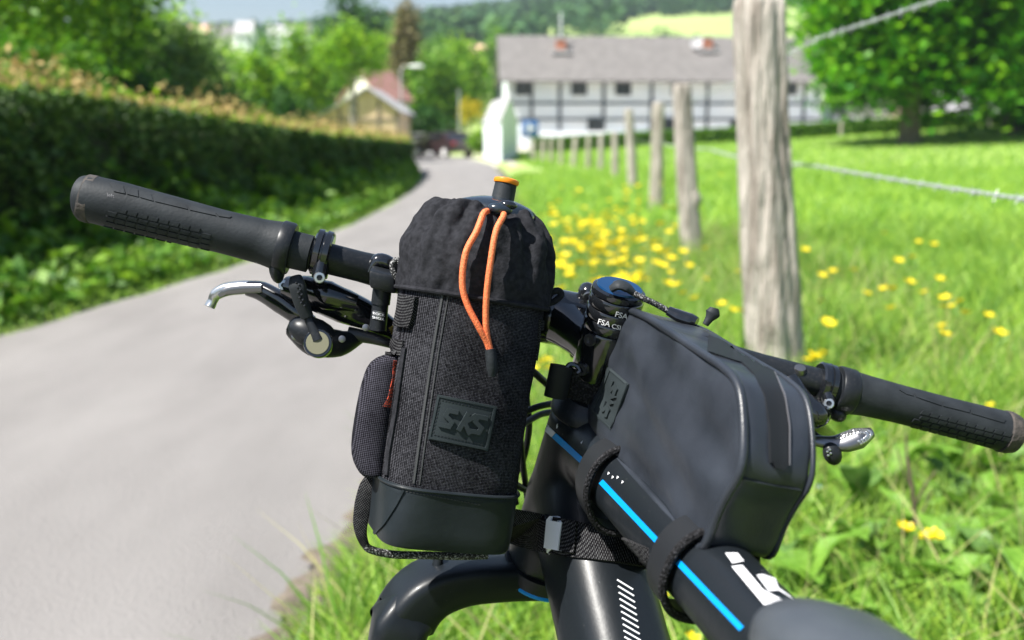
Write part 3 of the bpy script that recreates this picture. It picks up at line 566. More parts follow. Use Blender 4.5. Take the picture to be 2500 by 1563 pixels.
# ============================================================ FENCE
def post_mesh(seed, h, r, lean=(0, 0), knots=()):
    rr = random.Random(seed); ph = [rr.uniform(0, 6.28) for _ in range(8)]; n = 84; rings = []; m = 64; cr = [(rr.uniform(3.4, 6.0), rr.uniform(.15, .9), rr.uniform(.08, .3), rr.uniform(.035, .07), rr.uniform(.05, .13)) for _ in range(9)]
    for i in range(m):
        t = i / (m - 1); z = t * h; ring = []
        bend = Vector((lean[0] * t + .012 * math.sin(3 * t + ph[0]), lean[1] * t + .01 * math.sin(4 * t + ph[1]), 0))
        tp = 1.12 - .14 * t + .03 * math.sin(7 * t + ph[2])
        if i >= m - 3: tp *= (.97, .90, .80)[i - (m - 3)]; z = h - (.03, .008, 0)[i - (m - 3)]
        for j in range(n):
            a = 2 * math.pi * j / n
            k = 1 + .06 * math.sin(2 * a + ph[3]) + .045 * math.sin(5 * a + ph[4] + 1.5 * t) + .035 * math.sin(9 * a + ph[5] - 2.2 * t) + .02 * math.sin(13 * a + 5 * t + ph[6]) + .012 * math.sin(40 * t + 3 * a)
            for ca, ct, cl, cw, cdp in cr: k -= cdp * math.exp(-((math.remainder(a - ca - .25 * math.sin(6 * t + ca), 6.283)) / cw) ** 2) * math.exp(-((t - ct) / cl) ** 4)
            for ka, kt, ks in knots: k += ks * math.exp(-((math.remainder(a - ka, 6.283)) / .45) ** 2 - ((t - kt) / .035) ** 2)
            ring.append(Vector((r * tp * k * math.cos(a), r * tp * k * math.sin(a), z)) + bend)
        rings.append(ring)
    return loft(rings)
def fence_post(seed, x, y, ztop, r, label, group=None, lean=(0, 0), knots=()):
    z0 = hz(x, y) - .12; e = empty("fence_post", (x, y, z0), label, "fence post", group)
    V, F = post_mesh(seed, ztop - z0, r, lean, knots); o = mk("shaft", V, F, "post_wood", e, local=True, ang=60)
    top = [v for v in V[-84:]]; c = sum(top, Vector()) / 84; mk("cut_top", [v.lerp(c, .06) + Vector((0, 0, .003)) for v in top] + [c + Vector((.01, 0, .008))], [(i, (i + 1) % 84, 84) for i in range(84)], "post_top", e, local=True)
    st = []
    for zz in (1.02, 1.5):
        if zz < ztop: st.append(sweep([(-r * 1.02, -.012, zz - z0 - .01), (-r * 1.12, 0, zz - z0), (-r * 1.02, .012, zz - z0 + .01)], .002, 6))
    return e
FP = [(.86, -.7, 1.6), (1.025, 3.67, 1.63), (1.53, 8.21, 1.555), (2.0, 13.97, 1.59), (2.25, 18.69, 1.62)]
fence_post(3, *FP[0], .09, "weathered fence post standing beside the bicycle's rear wheel")
fence_post(11, *FP[1], .091, "thick weathered fence post with cracks rising beside the right grip", lean=(-.145, .0), knots=((3.9, .45, .10), (4.6, .30, .08)))
fence_post(5, *FP[2], .08, "grey fence post with a knot near its foot, second along the pasture fence", lean=(-.17, 0), knots=((5.6, .42, .35), (5.6, .36, -.12)))
fence_post(8, *FP[3], .088, "straight grey fence post, third along the pasture fence", lean=(.02, 0))
fence_post(14, *FP[4], .085, "grey fence post with a slanting side, fourth along the pasture fence", lean=(-.1, 0))
far = [(2.36, 23.2, 1.22), (2.38, 27.0, 1.15), (2.26, 30.2, 1.1), (2.02, 33.1, 1.08), (1.75, 35.7, 1.05), (1.48, 38.0, 1.02), (1.2, 40.2, 1.0), (.95, 42.2, .98)]
f0 = fence_post(21, *far[0], .07, "small weathered post in the far run of the pasture fence", "far posts of the pasture fence")
for i, (x, y, zt) in enumerate(far[1:]):
    c = copy_tree(f0, (x, y, hz(x, y) - .12), random.uniform(0, 6), 1.0); c.rotation_euler = (random.uniform(-.06, .06), random.uniform(-.07, .07), random.uniform(0, 6)); c.scale = (1, 1, (zt - hz(x, y) + .12) / (far[0][2] - hz(far[0][0], far[0][1]) + .12))
for x, lab in ((ux(2025, 59.8), "short stake before the pasture hedge below the annex"), (ux(2190, 59.8), "short stake before the pasture hedge below the lime trunk"), (ux(2375, 59.8), "short stake before the pasture hedge below the long barn")):
    fence_post(31, x, 59.8, hz(x, 59.8) + 1.0, .07, lab)
def barbed(z, dx, label, sag):
    pts = [Vector((x + dx, y, (z if y < 21 else z + 0))) for x, y, _ in FP]
    e = empty("barbed_wire", pts[0], label, "wire"); A_, B_, barbs = [], [], []
    for i in range(len(pts) - 1):
        a, b = pts[i], pts[i + 1]; L = (b - a).length; m = int(L / (.012 if i == 0 else .03))
        d = (b - a).normalized(); s1 = d.cross(Vector((0, 0, 1))); s2 = Vector((0, 0, 1))
        for k in range(m):
            t = k / m; c = a.lerp(b, t) - Vector((0, 0, sag * 4 * t * (1 - t))); ph = t * L / .075 * 2 * math.pi; rr_ = .0030
            A_.append(c + (s1 * math.cos(ph) + s2 * math.sin(ph)) * rr_); B_.append(c - (s1 * math.cos(ph) + s2 * math.sin(ph)) * rr_)
        if i < 3:
            nb = int(L / .11)
            for k in range(nb):
                t = (k + .5) / nb; c = a.lerp(b, t) - Vector((0, 0, sag * 4 * t * (1 - t))); an = random.uniform(0, 3.14)
                v1 = (s1 * math.cos(an) + s2 * math.sin(an)); v2 = (s1 * math.cos(an + 1.7) + s2 * math.sin(an + 1.7))
                mk("barb", *join(rod(c - v1 * .013 - d * .004, c + v1 * .013 + d * .003, .0013, 5), rod(c - v2 * .013 + d * .004, c + v2 * .013, .0013, 5), sweep([c - d * .006, c + d * .006], .0052, 8)), "wire", e)
    mk("strand", *join(sweep(A_, .0022, 6), sweep(B_, .0022, 6)), "wire", e)
barbed(1.04, .075, "lower barbed wire strand running along the pasture fence posts", .02)
barbed(1.49, .07, "top barbed wire strand stretched near the fence post tops", .015)
# ============================================================ GRASS
def blades(x, y, h, wd, lean, name, m, label, zoff=None):
    n = len(x); z = HT(x, y) - .015; an = rng.uniform(0, 2 * np.pi, n); la = rng.uniform(0, 2 * np.pi, n); L = h * lean * rng.uniform(.2, 1.2, n)
    bx, by = np.cos(an) * wd * .5, np.sin(an) * wd * .5; lev = np.array([0, .4, .75, 1.0]); lw = np.array([1, .9, .6, .06]); rows = []
    for t, k in zip(lev, lw):
        cx_ = x + np.cos(la) * L * t ** 2; cy_ = y + np.sin(la) * L * t ** 2; cz = z + h * (t - .12 * lean * t ** 2)
        rows.append((np.stack([cx_ - bx * k, cy_ - by * k, cz], 1), np.stack([cx_ + bx * k, cy_ + by * k, cz], 1)))
    V = np.stack([v for r in rows for v in r], 1).reshape(-1, 3); base = np.arange(n)[:, None] * 8
    Fq = np.concatenate([base + np.array([2 * i, 2 * i + 1, 2 * i + 3, 2 * i + 2]) for i in range(3)], 0); o = mki(name, V, Fq, m); return tag(o, label, "grass", None, "stuff")
def patch(x, y): return .5 + .5 * np.sin(x * 2.7 + 1.3 * np.sin(y * 1.1)) * np.cos(y * 1.9 + .8 * x)
n = 60000; y = .2 + 3.4 * rng.uniform(0, 1, n); e = xr(y); x = e + .07 + (2.3 - e) * rng.uniform(0, 1, n) ** 1.15; d = x - e
h = (.05 + .13 * sm(0, .3, d) + .16 * sm(.5, 1.1, d) * patch(x, y)) * rng.uniform(.5, 1.3, n); under = (x > -.42) & (x < .55) & (y < 1.5); h = np.where(under, np.minimum(h, .16), h); h = np.where((x > .5) & (y > 1.2) & (y < 3.0), h * .8, h)
blades(x, y, h, rng.uniform(.003, .0075, n), .9, "grass", "grass", "long bright grass of the verge under the bicycle")
n = 16000; y = .3 + 9.5 * rng.uniform(0, 1, n); e = xr(y); x = e + .12 + (4.5 - e) * rng.uniform(0, 1, n); ok = patch(x * 1.7 + 2, y * 1.7) > .45; x, y = x[ok], y[ok]; under = (x > -.42) & (x < .55) & (y < 1.5); blades(x, y, np.where(under, .14, rng.uniform(.16, .36, len(x))), rng.uniform(.004, .010, len(x)), .8, "grass", "leaf_mid", "darker green grass tufts scattered through the verge")
n = 6000; y = .5 + 9 * rng.uniform(0, 1, n); e = xr(y); x = e + 2.6 * rng.uniform(0, 1, n); blades(x, y, rng.uniform(.15, .42, n) * sm(0, .3, x - e), rng.uniform(.002, .006, n), .8, "dry_grass", "grass_dry", "straw coloured dry stalks scattered in the verge grass")
n = 52000; y = 3.4 + 6.6 * rng.uniform(0, 1, n); e = xr(y); x = e + .06 + (6.2 - e) * rng.uniform(0, 1, n) ** 1.2; d = x - e
blades(x, y, (.05 + .12 * sm(0, .4, d) + .15 * patch(x * .7, y * .7)) * rng.uniform(.5, 1.3, n), rng.uniform(.005, .012, n), .9, "grass", "grass", "meadow grass around the near fence posts")
n = 52000; y = 10 + 17 * rng.uniform(0, 1, n); e = xr(y); x = e - .03 + (14.5 - e) * rng.uniform(0, 1, n) ** 1.2; d = x - e
blades(x, y, (.05 + .12 * sm(0, .5, d) + .10 * patch(x * .4, y * .4)) * rng.uniform(.5, 1.3, n), rng.uniform(.012, .026, n), .9, "grass", "grass", "pasture grass beyond the second fence post")
n = 46000; y = 27 + 33 * rng.uniform(0, 1, n); e = np.maximum(xr(y) + 1.2, -.3); x = e + (36 - e) * rng.uniform(0, 1, n)
blades(x, y, rng.uniform(.06, .2, n), rng.uniform(.03, .06, n), .8, "grass", "grass", "far pasture grass up to the low hedge")
n = 16000; y = 3 + 30 * rng.uniform(0, 1, n) ** 1.4; x = xl(y) + .04 - .45 * np.abs(rng.normal(size=n)) * .7
blades(x, y, (.05 + .22 * sm(0, .4, xl(y) - x)) * rng.uniform(.5, 1.2, n), rng.uniform(.006, .014, n) * (1 + y / 20), .9, "grass", "grass", "bright grass edge between the lane and the hedge")
# ============================================================ FLOWERS AND BROAD-LEAVED PLANTS
mat("petal", (.86, .66, .012), .35, trans=.25)
mat("flower_eye", (.45, .40, .02), .7)
mat("stem_green", (.12, .22, .03), .6)
mat("petal_blue", (.42, .50, .85), .6, trans=.3)
mat("broad_leaf", (.12, .27, .02), .55, c2=(.19, .36, .04), scale=30, trans=.35, bump=.4, bscale=60)
mat("broad_leaf_dark", (.09, .19, .035), .45, c2=(.14, .26, .06), scale=30, trans=.3, bump=.4, bscale=60)
mat("dry_stem", (.09, .055, .045), .8, c2=(.15, .10, .08), scale=60)
def flower_proto(name, label, group, m, rr_, hgt):
    e = empty(name, (0, 0, 0), label, "flower", group); V = []; F = []
    for k in range(5):
        a0 = 2 * math.pi * k / 5; o = len(V)
        for t, wv, zz in ((.12, .10, 0), (.45, .42, .12), (.8, .46, .34), (1.0, .22, .42)):
            for s in (-1, 0, 1):
                a = a0 + s * wv / max(t, .3) * .72; V.append(Vector((math.cos(a) * t * rr_, math.sin(a) * t * rr_, (zz + .04 * abs(s)) * rr_)))
        for i in range(3):
            for j in range(2): q = o + i * 3 + j; F.append((q, q + 1, q + 4, q + 3))
    fh = mk("flower_head", V, F, m, e, local=True); fh.rotation_euler = (.25, -.2, 0)
    mk("flower_eye", *ball((0, 0, rr_ * .12), (rr_ * .2, 0, 0), (0, rr_ * .2, 0), (0, 0, rr_ * .16), 8, 5), "flower_eye", e, local=True)
    mk("stem", *sweep([(0, 0, 0), (.006, .004, -.4 * hgt), (-.01, .006, -hgt)], .0011, 5), "stem_green", e, local=True); return e
dense = []
for i in range(195):
    while True:
        px, py = random.gauss(1455, 95), random.gauss(585, 62)
        if 1312 < px < 1670 and 445 < py < 715 and (px - 1300) > (500 - py) * .6: break
    dense.append((px, py))
dense += [(1505, 685), (1520, 682), (1535, 688), (1550, 684), (1512, 692), (1470, 690), (1330, 655), (1335, 690)]
LB = "yellow buttercup in the dense patch between the lane and the fence"; LP_ = "yellow buttercup growing along the fence beside the thick post"
lst = [(2160, 570), (2280, 598), (2227, 629), (2194, 639), (1966, 612), (2007, 675), (2004, 738), (2019, 787), (2027, 795), (2115, 718), (2158, 707), (2176, 707), (2220, 691), (2256, 716), (2294, 683), (2307, 730), (2301, 750), (2324, 750), (2342, 737), (2354, 765), (2414, 772), (2300, 798), (2305, 818), (2439, 816), (2175, 754), (2034, 664), (2085, 661), (2242, 592), (1722, 608), (1682, 651), (1642, 667), (1722, 682), (1666, 717), (1842, 647), (1798, 664), (1570, 673), (1612, 592), (1647, 554), (1789, 759), (1812, 760), (1763, 744), (1695, 730), (1644, 507), (1614, 448), (1760, 426), (1980, 880), (1996, 876), (2008, 862), (1988, 872), (1290, 892), (1335, 880), (1305, 905), (1318, 885), (1250, 1080), (1340, 900)]
pr0 = flower_proto("buttercup", LB, "buttercups in the dense patch", "petal", .021, .55); used = False
def place(px, py, zh, label, group, sc):
    global used
    p = G(px, py, zh + hz(*G(px, py, .1)[:2]))
    if not used: used = True; pr0.location = p; return
    copy_tree(pr0, p, random.uniform(0, 6.28), sc * random.uniform(.85, 1.2), label, group)
for px, py in dense: place(px, py, random.uniform(.40, .58), LB, "buttercups in the dense patch", 1.3)
for px, py in lst: place(px, py, random.uniform(.34, .46), LP_, "buttercups along the fence", 1.1)
for px, py in ((2262, 1312), (2277, 1305), (2288, 1312), (2270, 1318), (1595, 1420), (1610, 1455), (2215, 1290), (2418, 992), (1690, 1560), (2205, 1288)): place(px, py, .2, "yellow buttercup low in the grass below the handlebar", "buttercups low in the verge grass", .8)
sb = flower_proto("speedwell", "tiny pale blue wildflower low in the verge grass", "blue wildflowers in the verge", "petal_blue", .008, .15)
for i, (px, py) in enumerate(((1993, 1172), (1998, 1190), (2085, 1193), (2118, 1212), (1975, 1120), (2075, 1380))):
    p = G(px, py, .2)
    if i == 0: sb.location = p
    else: copy_tree(sb, p, i, random.uniform(.9, 1.3))
def leafmesh(L, W, curl, wav):
    V = []; F = []; n = 9
    for i in range(n):
        t = i / (n - 1); w_ = W * (math.sin(math.pi * min(1, t * .95 + .06)) ** .8) * (1 - .35 * t)
        for j in range(-2, 3):
            s = j / 2; V.append(Vector((s * w_, L * (t - .1 * curl * t * t), L * (.45 * t - curl * t * t) + abs(s) * w_ * .35 + wav * math.sin(9 * t + 3 * s))))
    for i in range(n - 1):
        for j in range(4): q = i * 5 + j; F.append((q, q + 1, q + 6, q + 5))
    me = bpy.data.meshes.new("leaf"); me.from_pydata([tuple(v) for v in V], [], F); me.polygons.foreach_set("use_smooth", [True] * len(F)); return me
LM = []
for i, (L, W, cu, mm) in enumerate(((.16, .035, .45, "broad_leaf"), (.13, .042, .3, "broad_leaf"), (.19, .028, .55, "broad_leaf"), (.14, .04, .4, "broad_leaf_dark"), (.10, .035, .2, "broad_leaf_dark"))):
    me = leafmesh(L, W, cu, .006); me.materials.append(M(mm)); LM.append(me)
def plant(px, py, nl, kind, label, group, sc=1.0):
    p = G(px, py, .1); p.z = hz(p.x, p.y) + .01; e = empty("dock_plant", p, label, "plant", group)
    for i in range(nl):
        o = bpy.data.objects.new("leaf", LM[random.choice(kind)]); col.objects.link(o); o.parent = e; s = sc * random.uniform(.65, 1.15)
        o.scale = (s, s, s); o.rotation_euler = (random.uniform(-.1, .75), random.uniform(-.3, .3), random.uniform(0, 6.28)); o.location = (random.uniform(-.03, .03), random.uniform(-.03, .03), random.uniform(0, .16) * sc)
    mk("stem", *sweep([(0, 0, -.03), (.005, .004, .08 * sc), (-.006, .004, .2 * sc)], .003, 6), "stem_green", e, local=True)
GL = ("broad leaved green dock plant at the foot of the fence", "dock plants along the fence foot")
for px, py in ((1990, 1270), (2060, 1230), (2100, 1330), (2010, 1430), (2130, 1450), (2200, 1390), (2290, 1420), (2350, 1350), (2400, 1450), (2470, 1380), (2330, 1230), (2450, 1250), (2180, 1540), (2290, 1560), (2420, 1570), (2040, 1560), (2080, 1120), (2270, 1130), (2380, 1120), (2485, 1160), (2140, 1180), (1950, 1350), (1940, 1480), (1975, 1540), (2065, 1490), (2120, 1390), (2250, 1490), (2330, 1500), (2390, 1300), (2440, 1520), (2240, 1200), (2420, 1190), (2010, 1180), (2170, 1270), (2300, 1300), (2490, 1480)):
    plant(px, py, random.randint(6, 10), (0, 1, 2, 3, 4) if random.random() < .5 else (0, 1, 2), *GL, sc=random.uniform(.75, 1.1))
for px, py in ((1640, 1530), (1690, 1570), (1660, 1620), (1590, 1640)):
    plant(px, py, 7, (0, 1, 4), "small leafy weed growing under the down tube", "leafy weeds under the frame", .6)
p = G(2195, 1420, .1); e = empty("dry_weed", p, "dark dead stalk with bare twigs standing in the verge below the right grip", "weed")
def up(px, py): return PY(px, py, p.y)
mk("stalk", *sweep(spline([up(2240, 1420), up(2237, 1300), up(2228, 1200), up(2215, 1120), up(2212, 1060)], 5), [.0045] * 11 + [.004] * 5 + [.0025] * 5, 7), "dry_stem", e)
for a in (((2228, 1200), (2205, 1150), (2190, 1095)), ((2232, 1240), (2255, 1190), (2285, 1150)), ((2236, 1290), (2262, 1230), (2275, 1200))): mk("twig", *sweep(spline([up(*q) for q in a], 4), .0018, 6), "dry_stem", e)
# ============================================================ BICYCLE
mat("carbon", (.008, .0105, .0135), .40, c2=(.10, .10, .10), scale=420, spec=.34, coat=.06, bump=.03, bscale=300, detail=2, lo=.72, hi=.85)
mat("gloss_black", (.008, .009, .011), .12, spec=.6, coat=.6)
mat("satin_black", (.012, .014, .017), .38, c2=(.03, .03, .032), scale=400, lo=.55, hi=.8, spec=.3)
mat("rubber", (.015, .018, .021), .6, c2=(.024, .028, .032), scale=60, bump=.12, bscale=500, spec=.22)
mat("rubber_worn", (.022, .021, .021), .85, c2=(.07, .058, .05), scale=120, bump=.4, bscale=200)
mat("silver", (.55, .56, .57), .28, metal=.9)
mat("dark_silver", (.22, .22, .23), .32, metal=.9)
mat("gold", (.55, .42, .10), .3, metal=.9)
mat("olive_metal", (.16, .155, .10), .6, metal=.2)
mat("blue_anodised", (.008, .06, .17), .3, metal=.5, coat=.3)
mat("stripe_blue", (.0, .27, .72), .4)
mat("print_white", (.72, .72, .74), .5)
mat("print_red", (.5, .04, .02), .5)
mat("cable", (.02, .021, .023), .4)
mat("cable_grey", (.10, .10, .11), .45)
mat("tyre", (.02, .02, .02), .75, bump=.5, bscale=90)
mat("saddle_skin", (.05, .058, .068), .42, c2=(.06, .068, .078), scale=50, bump=.06, bscale=400)
PSI, LEAN = rad(16), rad(14)
f = Vector((-math.sin(PSI), math.cos(PSI), 0)); r0 = Vector((math.cos(PSI), math.sin(PSI), 0)); K = Vector((0, 0, 1))
u = K * math.cos(LEAN) + r0 * math.sin(LEAN); r = r0 * math.cos(LEAN) - K * math.sin(LEAN)
CAP, LOW = P(1512, 705, .70), P(1335, 1375, .80); a = (CAP - LOW).normalized(); AL = (CAP - LOW).length
def AX(py): return LOW.lerp(CAP, (1375 - py) / 670)      # point on the steering axis near a pixel row
BL, BR = P(205, 480, .69), P(2475, 1060, .78); rs = (BR - BL); rs = (rs - a * rs.dot(a)).normalized(); g_ = a.cross(rs) * -1
if g_.y < 0: g_ = -g_
axle = LOW - a * .568 + g_ * .046; contact = axle - u * .322
bike = empty("bicycle", (contact.x, contact.y, hz(contact.x, contact.y)), "black carbon mountain bike with blue stripes leaning on the grass verge", "bicycle")
BK = bike
# frame: head, top and down tube melted into one shell
A_ = P(1428, 1065, .762); D_ = P(1850, 1530, .5); tt = (D_ - A_).normalized(); TTe = A_ + tt * .56
S_ = P(1400, 1180, .772); Q_ = P(1474, 1470, .712); BB = S_ + (Q_ - S_) * 7.6
HTt = AX(985); b_ = HTt - AX(1000)
parts = [sweep([LOW + a * .004, LOW + a * .05, LOW + a * .1, HTt], [.0335, .030, .028, .0265], 28),
         sweep([A_ - tt * .012, A_ + tt * .03, A_ + tt * .1, A_ + tt * .3, TTe], [(.027, .032), (.026, .029), (.0235, .0245), (.022, .0225), (.019, .02)], 28, up=u, e=2.5),
         sweep([S_ - (Q_ - S_) * .1, S_.lerp(Q_, .4), Q_, S_.lerp(BB, .45), BB], [(.032, .040), (.035, .037), (.0355, .036), (.035, .034), (.036, .034)], 28, up=u, e=2.7),
         sweep([BB, TTe + (TTe - BB) * .05], [.02, .019], 20)]
V, F = join(*parts); frame = mk("frame", V, F, "carbon", bike)
mo = frame.modifiers.new("remesh", 'REMESH'); mo.mode = 'VOXEL'; mo.voxel_size = .0032; mo.use_smooth_shade = True
mo = frame.modifiers.new("smooth", 'SMOOTH'); mo.iterations = 14; mo.factor = .5
bpy.context.view_layer.update(); FB = bvh_obj(frame)
def fpart(name, vf, m, **k): return mk(name, *vf, m, frame, **k)
def line_on(b, pts, wpx, th=.0005, n=None):
    n = n or 14; pts = lerpl(pts, n); A1 = []; B1 = []
    for i in range(n):
        d = np.array(pts[min(i + 1, n - 1)]) - np.array(pts[max(i - 1, 0)]); d = d / np.linalg.norm(d); q = np.array([-d[1], d[0]]) * wpx / 2; A1.append(tuple(np.array(pts[i]) + q)); B1.append(tuple(np.array(pts[i]) - q))
    return band(b, A1, B1, n, 3, th)
fpart("stripe", line_on(FB, [(1326, 1038), (1352, 1062)], 14), "print_white")
fpart("stripe", line_on(FB, [(1353, 1063), (1424, 1128)], 14), "stripe_blue")
fpart("stripe", line_on(FB, [(1468, 1176), (1606, 1322)], 13), "stripe_blue")
fpart("stripe", line_on(FB, [(1656, 1372), (1730, 1450), (1812, 1536)], 14), "stripe_blue")
for i in range(11):
    y = 1416 + i * 15.5; x = 1505 + i * 2.0
    fpart("hash_mark", line_on(FB, [(x + 1, y), (x + 40 + i * .3, y + 24)], 3.6, n=6), "print_white")
# white lettering on the top tube in front of the saddle
for poly in ([(1786, 1385), (1812, 1382), (1880, 1462), (1912, 1468), (1866, 1480)], [(1846, 1406), (1862, 1404), (1892, 1414), (1972, 1470), (1950, 1474), (1900, 1444), (1876, 1446)], [(1770, 1352), (1800, 1352), (1816, 1372), (1788, 1378)], [(1850, 1366), (1885, 1376), (1900, 1398), (1862, 1396)]):
    n = len(poly); c = tuple(np.mean(poly, 0)); tri = []
    for i in range(n): tri.append((poly[i], poly[(i + 1) % n], c))
    fpart("lettering", decal(FB, tri, .0006, .55), "print_white", smooth=False)
fpart("scuff_marks", decal(FB, [[(1486 + dx, 1152 + dx * .55 + dy), (1490 + dx, 1156 + dx * .55 + dy), (1484 + dx, 1160 + dx * .55 + dy)] for dx, dy in ((0, 0), (10, 4), (22, -2), (34, 3))] + [[(1418, 1082), (1424, 1076), (1421, 1084)]]), "print_white", smooth=False)
# headset
mk("lower_headset", *lathe(LOW - a * .008, a, [(0, .030), (0, .0345), (.006, .0352), (.012, .034)], 36), "satin_black", bike)
mk("headset_ring", *lathe(LOW - a * .0095, a, [(0, .031), (0, .0355), (.0016, .0358), (.003, .0345)], 36), "stripe_blue", bike)
mk("upper_headset", *lathe(HTt, a, [(-.002, .026), (0, .0275), (.006, .027), (.012, .0215), (.014, .0195)], 32), "satin_black", bike)
mk("steerer", *rod(HTt, CAP - a * .004, .0143, 20), "satin_black", bike)
# stem, spacers, top cap
st0, BC = AX(838), P(1365, 775, .762); sd = (BC - st0)
clampb = lathe(st0 - a * .021, a, [(0, .0155), (0, .0185), (.002, .0195), (.036, .0195), (.038, .0185), (.038, .0155)], 32)
stb = sweep([st0 + sd * .1, st0 + sd * .35, st0 + sd * .65, st0 + sd * .92], [(.018, .0175), (.0165, .0155), (.0175, .0165), (.021, .0185)], 20, up=a, e=2.7)
bdir = rs.normalized(); clf = lathe(BC - bdir * .024, bdir, [(0, .0165), (0, .0195), (.003, .0215), (.045, .0215), (.048, .0195), (.048, .0165)], 32)
stem = mk("stem", *join(clampb, stb, clf), "gloss_black", bike, ang=45)
for s in (-1, 1):
    for v in (-1, 1):
        c = BC + bdir * (s * .017) + a * (v * .0235) + g_ * .004; mk("clamp_ear", *ball(c, bdir * .007, g_ * .009, a * .007), "gloss_black", stem)
        mk("bolt", *lathe(c - g_ * .010, -g_, [(0, .0042), (.003, .0042), (.003, .0022), (.001, .002)], 14), "dark_silver", stem)
side = (r * -1.0); back = -(g_); cdir = (C - st0); cdir = (cdir - a * cdir.dot(a)).normalized()
for hh in (-.012, .012):
    mk("bolt", *lathe(st0 + a * hh + (cdir * .8 - rs * .6).normalized() * .0185, (cdir * .8 - rs * .6), [(0, .0045), (.003, .0045), (.003, .0024), (.0015, .002)], 14), "dark_silver", stem)
h0 = (st0 + a * .0174); hs = [.0, .0088, .0176, .0264]
for i in range(3):
    m_ = .0006; mk("spacer", *lathe(h0, a, [(hs[i] + .0004, .0150), (hs[i] + .0004, .0188), (hs[i] + .0014, .0196), (hs[i + 1] - .0016, .0196), (hs[i + 1] - .0006, .0188), (hs[i + 1] - .0006, .0150)], 40), "gloss_black", bike, ang=50)
capb = h0 + a * .0266; cap = mk("top_cap", *lathe(capb, a, [(0, .0192), (.0012, .0196), (.0040, .0190), (.0050, .0168)], 36), "gloss_black", bike)
mk("cap_face", *lathe(capb + a * .0052, a, [(0, .0165), (.0012, .016), (.0014, .004)], 32), "blue_anodised", cap); mk("bolt", *lathe(capb + a * .005, a, [(0, .0058), (.0032, .0055), (.0034, .003), (.0018, .0028)], 16), "dark_silver", cap)
SPB = bvh_of(lathe(h0, a, [(-.001, .0196), (.03, .0196)], 48))
def spt(body, px, py, sx, th=.0004, m="print_white", slant=.0, ang=.265, bold=.01): mk("lettering", *text_decal(SPB, body, (px, py), (sx, sx * ang), (sx * (.25 + slant), -sx * .95), th, bold), m, bike, smooth=False)
spt("FSA", 1500, 772, 19); spt("FSA", 1458, 790, 19); spt("CSI", 1492, 800, 16)
# handlebar
bp = spline([P(212, 482, .69), P(700, 606, .706), P(930, 664, .727), P(1130, 717, .75), BC, P(1600, 834, .768), P(1960, 925, .768), P(2468, 1056, .78)], 8); m_ = len(bp)
rad_b = [min(.0159, max(.0111, .0159 - (max(0, (q - BC).length - .05)) * .045)) for q in bp]
bar = mk("handlebar", *sweep(bp, rad_b, 22), "satin_black", bike)
def grip(path, radii, name="grip"):
    pts = spline(path, 6); rr = lerpl(radii, len(pts)); return sweep(pts, rr, 26)
# ---- left grip
gl = [P(196, 480, .690), P(215, 484, .690), P(300, 505, .692), P(420, 535, .696), P(540, 565, .700), P(640, 590, .704), P(690, 603, .705)]
glv = grip(gl, [.0135, .0162, .0168, .0160, .0152, .0160, .0180]); G1 = mk("grip", *glv, "rubber", bike, ang=60); GB = bvh_of(glv); dl = (gl[-1] - gl[0]).normalized()
mk("worn_end", *lathe(gl[0] - dl * .0005, dl, [(0, .006), (-.001, .0085), (0, .012), (.0005, .0142), (.004, .0166), (.010, .0170), (.011, .0160)], 26), "rubber_worn", G1)
mk("end_cap", *lathe(gl[0] + dl * .001, -dl, [(0, .0095), (.0006, .008), (-.002, .004)], 20), "satin_black", G1)
cl_ = P(703, 607, .706); mk("lock_ring", *lathe(cl_ - dl * .007, dl, [(0, .0145), (0, .0180), (.0015, .0190), (.0085, .0188), (.010, .0178), (.010, .0125)], 30), "satin_black", G1, ang=40)
mk("lock_bump", *ball(P(676, 655, .704), dl * .0055, K * .011, Vector((0, 1, 0)) * .009), "satin_black", G1)
mk("grip_sleeve", *lathe(cl_ + dl * .003, dl, [(0, .0136), (.013, .0134), (.0135, .0112)], 24), "rubber", G1)
ex = np.array([25.6, 6.35]); ey = np.array([-5.0, 14.2])
for row in range(6):
    for k in range(10):
        if row == 0 and k < 1: continue
        o = np.array([262.0 + row * 2, 500.0]) + ex * (k + (.0 if row % 2 == 0 else .12)) + ey * row * .86 + (np.array([0, 9]) if k > 8 else 0)
        q = [o + ex * .07 + ey * .1, o + ex * .92 + ey * .1, o + ex * .88 + ey * .74, o + ex * .03 + ey * .74]
        if row > 3 and hit(GB, *(q[0] + ey * .8))[0] is None: continue
        mk("tread_block", *band(GB, [tuple(q[0]), tuple(q[1])], [tuple(q[3]), tuple(q[2])], 3, 3, .0009), "rubber", G1, ang=25)
for A1, B1 in (([(268, 446), (300, 455)], [(278, 468), (306, 474)]), ([(304, 456), (336, 464)], [(310, 475), (338, 482)]), ([(340, 464), (368, 474)], [(342, 483), (374, 492)]), ([(374, 473), (452, 500)], [(379, 493), (458, 512)]), ([(458, 502), (520, 520)], [(464, 514), (528, 528)]), ([(526, 521), (566, 530)], [(534, 529), (560, 533)])):
    mk("top_pad", *band(GB, A1, B1, 6, 3, .0007), "rubber", G1, ang=25)
mk("lettering", *text_decal(GB, "left", (262, 480), (14, 3.6), (-2, -13), .0004), "cable_grey", G1, smooth=False)
